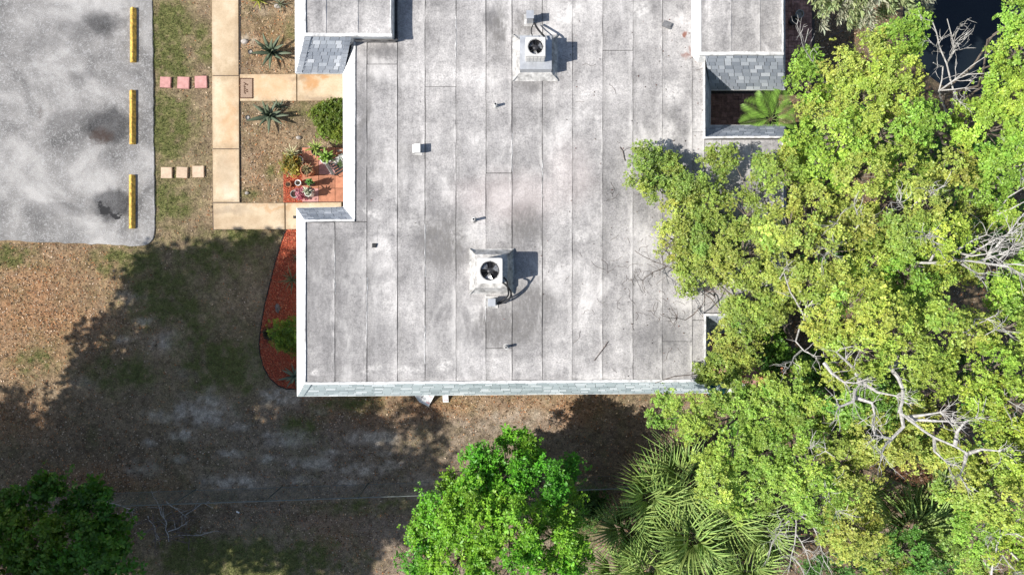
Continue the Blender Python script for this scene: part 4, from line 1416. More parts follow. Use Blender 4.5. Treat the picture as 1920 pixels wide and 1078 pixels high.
tree('olive_tree', 'dusty yellow green tree between the roof edge and the forked dead branch', (1480, 430), TC, [(0.37, 0.42, 0.050), (0.41, 0.44, 0.055), (0.33, 0.41, 0.046)], 103, 'trees of the wood beside the building',
     dead=[dict(lines=[[(1598, 440), (1585, 432), (1568, 418), (1556, 415)], [(1598, 440), (1612, 418), (1606, 396), (1602, 386)], [(1598, 440), (1570, 462), (1545, 480)]], h=8.6, r=.05, twigs=6)])
TD = [(1922, 30, 44, 9.6), (1912, 100, 48, 9.6), (1872, 155, 36, 9.2), (1812, 228, 32, 9.0), (1862, 245, 56, 9.5), (1912, 195, 46, 9.6), (1890, 308, 50, 9.2), (1930, 20, 50, 9.8), (1950, 130, 60, 9.6), (1950, 260, 60, 9.4)]
tree('lime_tree', 'vivid lime tree at the right edge below the pond', (1620, 300), TD, LIME, 104, 'trees of the wood beside the building', trunk_r=.2,
     dead=[dict(lines=[[(1790, 178), (1782, 150), (1775, 120), (1762, 90), (1756, 62), (1748, 40)], [(1775, 120), (1790, 95), (1784, 66), (1776, 36)], [(1775, 120), (1795, 80)], [(1770, 100), (1750, 84)], [(1785, 70), (1800, 50)]], h=8.4, r=.042, rise=.7, twigs=3),
           dict(lines=[[(1760, 172), (1766, 150), (1768, 125), (1750, 118)], [(1762, 170), (1790, 150), (1820, 125), (1850, 105)], [(1790, 150), (1815, 140), (1845, 138)], [(1762, 170), (1790, 168), (1810, 165)], [(1790, 170), (1798, 190)]], h=8.6, r=.036, twigs=2)])
TE = [(1742, 378, 50, 9.2), (1792, 330, 44, 9.2), (1702, 440, 50, 9.2), (1772, 448, 50, 9.2), (1828, 405, 34, 8.7), (1852, 355, 32, 8.8), (1702, 518, 55, 9.2), (1642, 498, 46, 8.8), (1815, 500, 28, 8.2), (1895, 420, 36, 8.6), (1885, 545, 42, 8.6), (1760, 520, 34, 8.6), (1940, 480, 50, 8.6)]
tree('lime_tree', 'yellow green tree crossed by long bleached branches at the right edge', (1610, 470), TE, YELLOW_G + LIME + OLIVE, 105, 'trees of the wood beside the building',
     dead=[dict(lines=[[(1704, 440), (1702, 415), (1702, 395), (1720, 378), (1742, 365), (1770, 348)], [(1702, 395), (1688, 380), (1680, 368)], [(1720, 378), (1735, 360)], [(1708, 462), (1722, 450), (1735, 445)], [(1706, 425), (1728, 432), (1735, 440)]], h=9.3, r=.05, twigs=6),
           dict(lines=[[(1705, 492), (1745, 493), (1790, 488), (1850, 494), (1925, 498)], [(1742, 493), (1752, 475), (1750, 462)], [(1800, 490), (1830, 470), (1868, 448), (1915, 425)], [(1830, 492), (1872, 478), (1920, 462)], [(1800, 475), (1822, 480), (1850, 476)], [(1845, 490), (1880, 450), (1920, 400)], [(1850, 494), (1890, 500), (1930, 520)], [(1805, 495), (1830, 512)], [(1870, 490), (1900, 460)], [(1790, 470), (1850, 440), (1866, 446)]], h=9.2, r=.06, twigs=9),
           dict(lines=[[(1832, 342), (1850, 325), (1868, 312), (1890, 288), (1920, 275)], [(1850, 325), (1885, 318), (1920, 308)], [(1868, 312), (1880, 290), (1905, 280)], [(1885, 318), (1910, 322)], [(1868, 400), (1890, 370), (1920, 352)], [(1870, 402), (1895, 392), (1925, 376)], [(1885, 425), (1925, 420)]], h=9.0, r=.05, twigs=8)])
TF = [(1600, 578, 54, 9.0), (1660, 598, 58, 9.4), (1720, 572, 50, 9.4), (1762, 618, 52, 9.4), (1702, 668, 50, 9.4), (1558, 640, 40, 8.7), (1620, 662, 46, 9.0), (1540, 590, 36, 8.5), (1792, 690, 44, 9.0), (1838, 622, 34, 8.7), (1580, 700, 34, 8.4), (1740, 720, 44, 9.0), (1630, 545, 40, 8.8)]
tree('olive_tree', 'broad yellowish tree above the big bleached trunk', (1610, 600), TF, [(0.40, 0.455, 0.048), (0.36, 0.44, 0.046), (0.44, 0.47, 0.055)], 106, 'trees of the wood beside the building', trunk_r=.22,
     dead=[dict(lines=[[(1668, 688), (1684, 708), (1693, 730), (1692, 752), (1686, 772), (1712, 792), (1752, 820), (1790, 836), (1815, 850)], [(1688, 768), (1694, 800), (1672, 822), (1640, 815), (1636, 800)], [(1672, 822), (1662, 832), (1652, 850)], [(1668, 690), (1642, 700), (1618, 712), (1604, 730)], [(1612, 716), (1600, 690), (1585, 675), (1568, 660)], [(1618, 716), (1645, 735), (1680, 742)],
                       [(1700, 782), (1730, 778), (1762, 773)], [(1702, 786), (1740, 788), (1782, 790)], [(1815, 850), (1840, 842), (1872, 845)], [(1790, 836), (1795, 808), (1810, 790), (1830, 782)], [(1752, 820), (1752, 845), (1770, 862)], [(1812, 850), (1808, 870), (1800, 890)], [(1604, 730), (1600, 752), (1575, 762), (1568, 772)], [(1604, 745), (1635, 755), (1640, 775), (1638, 795)], [(1545, 680), (1560, 700), (1582, 716), (1604, 718)]], h=9.3, r=.10, rise=.4, twigs=8),
           dict(lines=[[(1790, 625), (1812, 622), (1830, 608), (1850, 600)], [(1812, 626), (1840, 632), (1866, 618)], [(1825, 612), (1828, 598), (1850, 598)]], h=9.2, r=.035, twigs=4)])
TG = [(1892, 618, 48, 9.2), (1862, 700, 52, 9.2), (1905, 758, 54, 9.2), (1842, 772, 48, 9.2), (1798, 835, 36, 8.6), (1872, 850, 62, 9.2), (1832, 918, 62, 9.2), (1892, 940, 54, 9.2), (1790, 920, 38, 8.4), (1905, 1030, 54, 9.2), (1840, 1000, 50, 8.8), (1950, 700, 60, 9.3), (1950, 860, 60, 9.3), (1850, 1070, 50, 8.6), (1950, 1000, 60, 9.2), (1900, 560, 40, 9.0)]
tree('lime_tree', 'large lime green tree filling the lower right edge', (1640, 720), TG, LIME + YELLOW_G, 107, 'trees of the wood beside the building', trunk_r=.22,
     dead=[dict(lines=[[(1858, 1085), (1862, 1050), (1870, 1020), (1890, 985), (1925, 965)], [(1870, 1020), (1862, 1000)], [(1880, 1000), (1905, 1000), (1925, 1010)], [(1890, 1030), (1910, 1050), (1925, 1078)], [(1880, 1040), (1905, 1070)]], h=8.9, r=.045, twigs=9), dict(lines=[[(1875, 745), (1885, 765), (1898, 790)], [(1882, 745), (1905, 760)]], h=9.5, r=.03, twigs=3)])
TH = [(1248, 768, 34, 5.8), (1288, 782, 40, 6.3), (1338, 762, 36, 6.4), (1390, 762, 40, 6.8), (1442, 780, 50, 7.3), (1500, 778, 54, 7.7), (1382, 838, 50, 7.3), (1442, 850, 54, 7.7), (1332, 880, 34, 6.8), (1352, 918, 38, 7.0), (1402, 928, 44, 7.3), (1470, 922, 50, 7.5), (1522, 868, 52, 7.8), (1540, 935, 46, 7.7), (1572, 818, 44, 7.8), (1300, 800, 30, 6.2), (1480, 720, 40, 6.8), (1545, 770, 44, 7.8), (1430, 735, 34, 6.4)]
tree('lime_tree', 'fresh lime green tree between the roof corner and the palmettos', (1372, 740), TH, [(0.31, 0.43, 0.042), (0.36, 0.445, 0.048), (0.27, 0.39, 0.04)], 108, 'trees of the wood beside the building',
     dead=[dict(lines=[[(1525, 962), (1526, 935), (1530, 905)], [(1526, 932), (1548, 932), (1568, 955)], [(1535, 932), (1552, 918)]], h=7.9, r=.035, twigs=4), dict(lines=[[(1522, 872), (1528, 855), (1548, 845)], [(1526, 858), (1520, 840)]], h=8.1, r=.03, twigs=4)])
TI = [(1600, 760, 48, 8.3), (1642, 815, 48, 8.6), (1578, 872, 44, 8.2), (1622, 880, 44, 8.4), (1702, 772, 38, 8.5), (1690, 845, 32, 8.3), (1660, 760, 36, 8.4), (1740, 850, 30, 8.2), (1730, 780, 30, 8.5)]
tree('olive_tree', 'golden green tree left of the bleached trunk and above the dark palms', (1500, 720), TI, [(0.38, 0.42, 0.05), (0.43, 0.435, 0.055), (0.22, 0.36, 0.036)], 109, 'trees of the wood beside the building')
TJ = [(1600, 985, 48, 6.6), (1562, 990, 38, 6.4), (1632, 1000, 28, 6.5), (1590, 1018, 34, 6.5), (1578, 960, 30, 6.4), (1625, 965, 26, 6.5)]
tree('small_tree', 'small yellow crowned tree in front of the dark palms at the bottom', (1420, 860), TJ, [(0.42, 0.44, 0.055), (0.38, 0.415, 0.05)], 110, 'trees of the wood beside the building', trunk_r=.1)
TK = [(1700, 1035, 48, 5.6), (1755, 1060, 44, 6.0), (1650, 1060, 44, 5.4), (1600, 1070, 40, 5.0), (1720, 1078, 50, 5.8), (1540, 1075, 40, 5.0), (1780, 1020, 34, 6.2)]
tree('small_tree', 'deep green low tree along the bottom edge below the dark palms', (1490, 940), TK, GREEN + OLIVE, 111, 'trees of the wood beside the building', trunk_r=.1,
     dead=[dict(lines=[[(1492, 962), (1470, 985), (1448, 1015), (1442, 1040)], [(1492, 962), (1492, 1000), (1484, 1040), (1476, 1080)], [(1494, 962), (1520, 978), (1535, 1010), (1545, 1050), (1560, 1075)], [(1500, 960), (1535, 972), (1555, 995), (1562, 1020)], [(1480, 965), (1465, 975), (1455, 1000)], [(1492, 1000), (1510, 1030), (1520, 1060)], [(1484, 1040), (1500, 1060), (1510, 1080)]], h=5.0, r=.045, twigs=9)])

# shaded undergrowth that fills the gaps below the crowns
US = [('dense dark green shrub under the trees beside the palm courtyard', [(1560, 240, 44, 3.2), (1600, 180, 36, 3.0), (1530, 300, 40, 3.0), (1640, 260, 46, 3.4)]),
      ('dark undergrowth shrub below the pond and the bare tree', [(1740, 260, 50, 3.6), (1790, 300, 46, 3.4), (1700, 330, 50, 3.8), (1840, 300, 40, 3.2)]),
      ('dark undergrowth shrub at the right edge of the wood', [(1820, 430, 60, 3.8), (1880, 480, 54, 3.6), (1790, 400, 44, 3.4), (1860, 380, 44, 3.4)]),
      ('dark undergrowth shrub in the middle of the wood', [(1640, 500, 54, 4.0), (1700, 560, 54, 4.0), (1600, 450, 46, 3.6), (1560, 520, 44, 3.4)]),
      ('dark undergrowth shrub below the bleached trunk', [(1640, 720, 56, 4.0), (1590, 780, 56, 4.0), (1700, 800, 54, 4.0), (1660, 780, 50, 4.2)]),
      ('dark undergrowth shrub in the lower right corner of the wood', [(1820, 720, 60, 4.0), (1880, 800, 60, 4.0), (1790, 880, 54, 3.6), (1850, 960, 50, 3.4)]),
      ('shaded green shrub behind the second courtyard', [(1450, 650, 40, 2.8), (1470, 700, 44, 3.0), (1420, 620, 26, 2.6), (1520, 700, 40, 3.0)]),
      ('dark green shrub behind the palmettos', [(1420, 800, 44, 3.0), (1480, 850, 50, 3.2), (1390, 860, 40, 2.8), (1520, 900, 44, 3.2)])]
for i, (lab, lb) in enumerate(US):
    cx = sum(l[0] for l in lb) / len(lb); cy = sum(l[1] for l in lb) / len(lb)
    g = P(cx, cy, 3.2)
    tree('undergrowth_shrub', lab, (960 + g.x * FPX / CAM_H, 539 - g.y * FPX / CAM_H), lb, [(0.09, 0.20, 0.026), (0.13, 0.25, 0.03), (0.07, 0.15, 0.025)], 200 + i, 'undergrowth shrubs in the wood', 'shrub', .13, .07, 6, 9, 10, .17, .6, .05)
tree('reddish_shrub', 'small shrub with dry rust red leaves above the dark palms', (1530, 760), [(1712, 888, 15, 5.6), (1730, 895, 11, 5.6), (1696, 882, 10, 5.6)], [(0.15, 0.075, 0.04), (0.20, 0.10, 0.05)], 230, None, 'shrub', .12, .03, 5, 16, 8, .10, .6, .04)

# ------------------------------------------------------------------ lone trees
GC = [(0.125, 0.36, 0.022), (0.155, 0.375, 0.024), (0.09, 0.29, 0.021), (0.205, 0.39, 0.03)]
TM = [(958, 818, 22, 2.81), (985, 838, 20, 2.89), (1008, 858, 18, 2.89), (1062, 880, 18, 2.58), (905, 872, 40, 3.34), (955, 890, 52, 3.72), (1010, 912, 46, 3.72), (1058, 945, 34, 3.34), (852, 908, 28, 3.12, 3), (832, 958, 44, 3.72), (798, 1000, 34, 3.57), (782, 1045, 30, 3.57),
      (885, 970, 62, 4.26), (960, 985, 66, 4.48), (1035, 1010, 50, 4.03), (865, 1050, 62, 4.48, 3), (958, 1065, 70, 4.64), (1040, 1075, 42, 4.10), (810, 1085, 40, 3.95), (900, 930, 40, 3.95), (900, 1010, 40, 4.71), (1075, 1040, 26, 3.65)]
tree('green_tree', 'bright green tree standing alone at the bottom of the picture', (935, 880), TM, GC, 301, None, 'tree', .105, .046, 7, 12.5, 24, .13, .9, .13)
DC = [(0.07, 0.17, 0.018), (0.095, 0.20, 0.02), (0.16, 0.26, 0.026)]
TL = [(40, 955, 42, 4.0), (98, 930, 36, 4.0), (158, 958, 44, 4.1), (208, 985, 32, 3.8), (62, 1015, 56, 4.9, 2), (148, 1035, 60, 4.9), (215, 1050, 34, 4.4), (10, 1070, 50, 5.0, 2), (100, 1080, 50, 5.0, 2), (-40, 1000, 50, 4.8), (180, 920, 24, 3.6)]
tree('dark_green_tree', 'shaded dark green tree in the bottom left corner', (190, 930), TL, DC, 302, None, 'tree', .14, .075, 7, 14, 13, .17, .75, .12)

# trees standing left of the picture that throw the broad shade over the lawn
SHADE = [(310, 1035, 80), (230, 1010, 70), (350, 560, 95), (450, 556, 85), (440, 650, 95), (330, 660, 95), (225, 680, 75), (530, 530, 66), (530, 640, 80), (240, 780, 110), (350, 790, 110), (480, 790, 110), (600, 800, 100), (680, 840, 60), (110, 860, 90), (10, 880, 90), (250, 880, 100), (400, 900, 105),
         (550, 900, 100), (670, 910, 90), (60, 960, 100), (180, 980, 100), (300, 975, 85), (430, 980, 70), (560, 985, 80), (660, 1000, 70), (740, 950, 60), (620, 1060, 60), (780, 785, 26), (150, 740, 46), (790, 890, 40), (470, 492, 34), (400, 500, 34), (20, 770, 22), (270, 540, 36)]
k1, k2 = SUN_DIR.x / -SUN_DIR.z, SUN_DIR.y / -SUN_DIR.z
groups = [[], [], [], []]
rs = random.Random(5)
for (x, y, r) in SHADE:
    g = P(x, y)
    h = rs.uniform(8.5, 10.5) if x < 480 else rs.uniform(11.5, 13.0)
    if x > 560: r *= .84
    wx, wy = g.x - k1 * h, g.y - k2 * h
    s = FPX / (CAM_H - h)
    gi = 0 if wy > -5.5 and wx < -18.5 else (1 if wy > -5.5 else (2 if wx < -18.5 else 3))
    groups[gi].append((960 + wx * s, 539 - wy * s, PM(r) * s, h))
for gi, (lb, lab) in enumerate(zip(groups, ['tall tree left of the picture, the far upper one', 'tall tree left of the picture, nearer the lawn', 'tall tree left of the picture, the far lower one', 'tall tree left of the picture, beside the dark green tree'])):
    if not lb: continue
    mx = np.mean([P(a[0], a[1], a[3]).x for a in lb]); my = np.mean([P(a[0], a[1], a[3]).y for a in lb])
    base_y = min(my, -6.6) - .3
    tree('tall_tree', lab, (960 + mx * FPX / CAM_H, 539 - base_y * FPX / CAM_H), lb, GREEN, 320 + gi, 'tall trees beyond the left edge', 'tree', .30, .17, 5, 5.0, 9, .30, .6, .2)

# grey weeping conifer at the top
cr = random.Random(77)
g = P(1600, -60, 0)
con = empty('weeping_conifer', (g.x, g.y, 0), 'grey green weeping conifer at the top edge beside the brick patio', 'tree')
tb = MB(); top = P(1640, -120, 6.0)
tb.tube(wiggle((g.x, g.y, -.1), top, 5, .03, cr), [.16, .15, .13, .11, .09, .07], 8)
cen, axs, cl = [], [], []
rngc = np.random.default_rng(78)
for i in range(64):
    ex = cr.uniform(1520, 1745)
    ey = cr.uniform(-60, 52) if ex < 1680 else cr.uniform(-60, 30)
    if ex > 1560 and ex < 1600: ey = min(ey, 30)
    ex -= 0.35 * (ey - 20) * (1 if ex > 1600 else -.0)
    e = P(ex, ey, cr.uniform(4.6, 6.6))
    st = P(1640 + (ex - 1640) * .25 + cr.uniform(-20, 20), -110 + cr.uniform(-20, 20), 7.2)
    pts = wiggle(st, e, 7, .05, cr, .12)
    tb.tube(pts, [.035 * (1 - .11 * j) for j in range(8)], 5)
    gray = cr.random() < .4
    for j in range(2, 8):
        for kk in range(9):
            p = pts[j - 1].lerp(pts[j], cr.random()) + Vector((cr.gauss(0, .07), cr.gauss(0, .07), cr.gauss(0, .04)))
            cen.append(p); dd = (pts[j] - pts[j - 1]).normalized()
            axs.append(Vector((dd.x * .9, dd.y * .9, .35)))
            cl.append((0.40, 0.46, 0.22) if not gray else (0.42, 0.42, 0.30))
v, q, cc = rosettes(np.array(cen), np.array(axs), 8, .22, .032, np.array(cl), rngc, spread=(.85, 1.35))
raw_mesh('crown', v, q, cc, LEAF, con, off=con.location)
tb.build('trunk', DEADWOOD, con, smooth=True)


# ------------------------------------------------------------------ palms
def fan_frond(n=26, L=1.0, seed=0, arc=2.7, dead=False):
    """One palmetto fan: stalk plus pleated blade split into tapering fingers (local, pointing +X)."""
    rg = np.random.default_rng(seed)
    vs, qs, cs = [], [], []
    pet = .42
    for i in range(n):
        a = -arc / 2 + arc * i / (n - 1) + rg.normal(0, .03)
        ln = L * (1 - .22 * abs(a) / (arc / 2)) * rg.uniform(.9, 1.05)
        d = np.array([math.cos(a), math.sin(a), 0]); s = np.array([-math.sin(a), math.cos(a), 0])
        up = np.array([0, 0, 1.0])
        o = np.array([pet, 0, 0])
        wd = .033
        pts = []
        lift = .10 + .06 * math.cos(a)
        for t, ww, z in ((0.02, .008, 0), (.30, wd * 1.0, lift * .5), (.66, wd * .6, lift * .5 - .04 * rg.random()), (1.0, .003, lift * .1 - rg.uniform(.02, .34))):
            c = o + d * ln * t + up * z * ln
            pts.append((c - s * ww + up * .018 * (t > .1), c + s * ww + up * .018 * (t > .1), c - up * .008))
        b = len(vs)
        col = np.array([.225, .33, .095]) * rg.uniform(.75, 1.25) * np.array([rg.uniform(.9, 1.15), 1, 1])
        if dead: col = np.array([.26, .20, .12]) * rg.uniform(.7, 1.2)
        for k, (l_, r_, m_) in enumerate(pts):
            vs += [l_, m_, r_]
            tip = .7 * max(0, k - 1)  # highlight painted into the leaf colour towards the finger tips
            cs += [col * (1 + tip * .35)] * 3
        for k in range(3):
            j = b + k * 3
            qs += [(j, j + 1, j + 4, j + 3), (j + 1, j + 2, j + 5, j + 4)]
    b = len(vs)
    for t in (0, pet):
        for ang in (0, 2.1, 4.2):
            vs.append(np.array([t, math.cos(ang) * .012, math.sin(ang) * .012])); cs.append(np.array([.14, .18, .05]))
    for k in range(3):
        k2 = (k + 1) % 3
        qs.append((b + k, b + k2, b + 3 + k2, b + 3 + k))
    o = raw_mesh('frond', np.array(vs), np.array(qs), np.clip(np.array(cs), .01, .9), LEAF_THICK)
    me = o.data
    bpy.data.objects.remove(o)
    return me


FANS = [fan_frond(16, 1.25, 1, 2.1), fan_frond(15, 1.15, 2, 1.8), fan_frond(17, 1.35, 3, 2.4), fan_frond(13, 1.35, 6, 1.4)]
FAN_DEAD = fan_frond(22, .85, 4, 3.0, True)
TRUNK_PALM = mat_bark('palm_trunk', (.08, .06, .045), (.2, .15, .1))


def fan_palm(px, py, h, n, label, seed, scale=1.0, tilt=(.25, 1.1), cat='palm', name='palmetto', group='palmettos at the edge of the wood', dead=2):
    rg = random.Random(seed)
    c = P(px, py, h)
    root = empty(name, (c.x, c.y, 0), label, cat, group)
    w = MB(); w.tube([(0, 0, -.1), (.02, .01, h * .5), (0, 0, h)], [.11, .10, .08], 8); w.build('trunk', TRUNK_PALM, root, local=True)
    for i in range(n):
        az = i * 2.399 + rg.uniform(-.3, .3)
        el = tilt[0] + (tilt[1] - tilt[0]) * (1 - i / n) + rg.uniform(-.1, .1)
        o = link_mesh('frond', FANS[rg.randrange(4)] if i < n - dead else FAN_DEAD, root)
        o.location = (0, 0, h - .05)
        if i >= n - dead: el = -.15
        o.rotation_euler = (rg.uniform(-1.1, 1.1), -el, az)
        s = scale * rg.uniform(.8, 1.1)
        o.scale = (s, s, s)
    return root


for i, (px, py, h, n, s, lab) in enumerate([(1285, 890, 1.7, 12, 1.15, 'palmetto nearest the shaded ground at the top of its clump'), (1222, 915, 1.5, 12, 1.15, 'palmetto with yellowish fan tips at the left top of the clump'), (1180, 985, 1.3, 12, 1.05, 'palmetto at the left side of the clump'),
                                            (1292, 1000, 1.8, 13, 1.15, 'palmetto in the middle of the clump'), (1215, 1050, 1.5, 12, 1.15, 'palmetto at the bottom left of the clump'), (1362, 960, 1.7, 12, 1.05, 'palmetto below the fresh lime green tree'), (1425, 985, 1.6, 11, .95, 'palmetto beside the white bare branches'),
                                            (1400, 1055, 1.6, 12, 1.05, 'palmetto at the bottom right of the clump'), (1315, 1080, 1.5, 12, 1.1, 'palmetto cut by the bottom edge of the picture'), (1160, 1070, 1.1, 10, .9, 'small palmetto at the lower left end of the clump')]):
    fan_palm(px, py, h, n + 3, lab, 400 + i, s, (.05, 1.2))
fan_palm(1690, 985, 3.6, 15, 'tall dark fan palm in the gap between the trees', 420, 1.25, name='fan_palm', group='dark fan palms in the wood')
fan_palm(1745, 930, 3.4, 13, 'tall fan palm below the rust red shrub', 421, 1.15, name='fan_palm', group='dark fan palms in the wood')
fan_palm(1600, 930, 3.0, 11, 'fan palm half hidden by the golden green tree', 422, 1.0, name='fan_palm', group='dark fan palms in the wood')


def feather_frond(L=1.15, n=26, seed=0):
    rg = np.random.default_rng(seed)
    vs, qs, cs = [], [], []
    mid = []
    for i in range(n + 1):
        t = i / n
        mid.append(np.array([L * t * (1 - .12 * t), 0, L * (.42 * t - .62 * t * t)]))
    for i in range(3, n + 1):
        t = i / n
        p = mid[i]; tg = mid[i] - mid[i - 1]; tg = tg / np.linalg.norm(tg)
        ll = .36 * math.sin(math.pi * (.12 + .80 * t)) * L + .06
        for s_ in (-1, 1):
            d = tg * .75 + np.array([0, s_, 0]) * .85 + np.array([0, 0, .12]); d = d / np.linalg.norm(d)
            wv = np.array([.6, -s_ * .4, .2]) * .5
            wv = np.cross(d, np.array([0, 0, 1.0])); wv = wv / np.linalg.norm(wv)
            b = len(vs)
            c = np.array([.21, .38, .06]) * rg.uniform(.7, 1.3)
            vs += [p, p + d * ll * .5 + wv * .013, p + d * ll - np.array([0, 0, ll * rg.uniform(.1, .3)]), p + d * ll * .5 - wv * .013]
            cs += [c, c, c * 1.2, c]
            qs.append((b, b + 1, b + 2, b + 3))
    for i in range(n):
        b = len(vs); r = .012 * (1 - .8 * i / n)
        for p in (mid[i], mid[i + 1]):
            vs += [p + np.array([0, r, 0]), p - np.array([0, r, 0])]
            cs += [np.array([.16, .22, .06])] * 2
        qs.append((b, b + 1, b + 3, b + 2))
    o = raw_mesh('frond', np.array(vs), np.array(qs), np.clip(np.array(cs), .01, .9), LEAF)
    me = o.data
    bpy.data.objects.remove(o)
    return me


FEATH = [feather_frond(1.1, 20, 9), feather_frond(1.0, 19, 10)]
c = P(1448, 222, 2.75)
ap = empty('feather_palm', (c.x, c.y, 0), 'bright green feather palm rising out of the brick courtyard', 'palm')
w = MB()
for k in range(4):
    w.tube([(.05 * math.cos(k * 1.6), .05 * math.sin(k * 1.6), -.05), (.08 * math.cos(k * 1.6), .08 * math.sin(k * 1.6), 1.3), (.03 * math.cos(k * 1.6), .03 * math.sin(k * 1.6), 2.65)], [.035, .03, .018], 6)
w.build('trunk', TRUNK_PALM, ap, local=True)
for k, (az, el, s_) in enumerate([(2.55, .15, .95), (1.9, .25, 1.0), (1.2, .2, 1.0), (.55, .1, .95), (3.25, .0, .9), (-.2, .1, .9), (3.9, .1, .7), (-1.2, .1, .7), (2.2, .6, .8)]):
    o = link_mesh('frond', FEATH[k % 2], ap)
    o.location = (0, 0, 2.6); o.rotation_euler = (0, -el, az); o.scale = (s_,) * 3


# ------------------------------------------------------------------ agaves and small plants
def blade_mesh(L, W, seed, col, tipc, curl=.15, up=.5):
    """A single stiff tapering leaf with a channel, rising at angle up (local +X)."""
    rg = random.Random(seed)
    vs, qs, cs = [], [], []
    st = [(0, .5), (.2, .9), (.45, 1.0), (.7, .72), (.88, .38), (1.0, .04)]
    for t, ww in st:
        x = L * t * math.cos(up * (1 - curl * t)); z = L * t * math.sin(up * (1 - curl * 2 * t))
        y = W / 2 * ww
        vs += [(x, -y, z + y * .5), (x, 0, z), (x, y, z + y * .5), (x, 0, z - .014 * (1 - t))]
        k = np.array(col) * (1 - t) + np.array(tipc) * t
        cs += [k] * 4
    for i in range(len(st) - 1):
        b = i * 4
        qs += [(b, b + 1, b + 5, b + 4), (b + 1, b + 2, b + 6, b + 5), (b + 2, b + 3, b + 7, b + 6), (b + 3, b, b + 4, b + 7)]
    o = raw_mesh('leaf', np.array(vs, float), np.array(qs), np.array(cs), LEAF_THICK)
    me = o.data; bpy.data.objects.remove(o)
    return me


def rosette_plant(name, px, py, L, W, n, label, col, tipc, seed, cat='agave', group=None, z=0.02, ups=(.12, 1.25), parent_cat=True, core=.04):
    c = P(px, py, z + core + L * .25)
    root = empty(name, (c.x, c.y, z), label, cat, group)
    rg = random.Random(seed)
    ms = [blade_mesh(L * k, W, seed + i, col, tipc, .15, ups[0] + (ups[1] - ups[0]) * i / 4) for i, k in enumerate((1.0, 1.0, .95, .85, .7))]
    for i in range(n):
        lvl = min(4, int(5 * i / n))
        o = link_mesh('leaf', ms[lvl], root)
        o.rotation_euler = (rg.uniform(-.15, .15), rg.uniform(-.08, .08), i * 2.399 + rg.uniform(-.15, .15))
        o.location = (0, 0, core + .01 * lvl)
        s = rg.uniform(.85, 1.1); o.scale = (s, s, s)
    w = MB(); w.lathe((0, 0, 0), [(core * 1.2, -.02), (core * 1.3, core), (core * .5, core * 1.8), (.001, core * 2)], 10); w.build('stem', LEAF_STEM, root, local=True)
    return root


LEAF_STEM = plain('leaf_base', (.13, .17, .08), .7, .3)
AG, AGT = (.085, .125, .085), (.15, .18, .11)
rosette_plant('agave', 506, 97, .80, .13, 15, 'spiky grey green agave above the doormat walkway', AG, AGT, 501, 'agave', 'agaves by the walkway', .03, (.45, 1.45))
rosette_plant('agave', 503, 216, .80, .13, 15, 'spiky grey green agave below the doormat walkway', AG, AGT, 511, 'agave', 'agaves by the walkway', .03, (.45, 1.45))
rosette_plant('agave', 522, 199, .30, .05, 14, 'small agave pup behind the lower agave', AG, AGT, 521, 'agave', 'agaves by the walkway', .03)
rosette_plant('agave', 552, 706, .58, .085, 16, 'blue green agave at the bottom end of the red mulch bed', (.13, .19, .15), (.24, .28, .17), 531, 'agave', None, .03)
rosette_plant('yucca', 546, 525, .50, .045, 18, 'thin leaved yucca in the upper part of the red mulch bed', (.12, .15, .07), (.28, .24, .12), 541, 'yucca', None, .03)
rosette_plant('yucca', 556, 486, .26, .03, 14, 'small dark yucca near the top of the red mulch bed', (.07, .08, .05), (.18, .14, .08), 546, 'yucca', None, .03)
rosette_plant('cycad', 484, 0, .42, .05, 18, 'bright yellow green plant at the top edge by the walkway', (.26, .30, .04), (.45, .42, .08), 551, 'plant', None, .03)
rosette_plant('fern', 524, 6, .35, .03, 16, 'grey leafy plant at the top edge by the white wall', (.14, .17, .10), (.26, .26, .18), 556, 'plant', None, .03)


def bush(name, label, px, py, h, r_px, cols, seed, L=.055, W=.03, flat=.85, clump=60, per=12, sig=.06):
    return tree(name, label, (960 + P(px, py, h).x * FPX / CAM_H, 539 - P(px, py, h).y * FPX / CAM_H),
                [(px, py, r_px * .8, h), (px - r_px * .35, py - r_px * .2, r_px * .6, h), (px + r_px * .25, py + r_px * .35, r_px * .6, h), (px + r_px * .25, py - r_px * .4, r_px * .6, h), (px - r_px * .2, py + r_px * .4, r_px * .55, h * .95)],
                cols, seed, None, 'shrub', L, W, 6, clump, per, sig, flat, .04, spread=(.1, .9))


bush('clipped_shrub', 'round clipped olive green shrub against the white roof edge', 624, 224, .5, 40, [(.15, .205, .028), (.12, .17, .024), (.19, .24, .034)], 601, .06, .032, .55, 95, 14, .06)
bush('leafy_shrub', 'bushy light green shrub in the red mulch bed', 546, 626, .7, 35, [(.20, .29, .03), (.27, .35, .04), (.13, .21, .025)], 602, .10, .035, .85, 34, 10, .08)
bush('croton_shrub', 'yellow and orange croton shrub beside the potted plants', 546, 308, .4, 16, [(.44, .36, .07), (.30, .30, .06), (.42, .26, .05), (.22, .22, .05)], 603, .11, .03, .8, 30, 8, .07)
bush('weedy_shrub', 'small leafy weed bush beside the bright green tree', 1098, 950, .5, 40, [(.07, .15, .03), (.10, .19, .04)], 604, .09, .05, .6, 24, 7, .11)
bush('grass_tuft', 'dark small tuft left of the leafy shrub in the mulch bed', 506, 626, .18, 9, [(.06, .05, .03), (.09, .08, .04)], 605, .08, .02, .6, 40, 8, .05)


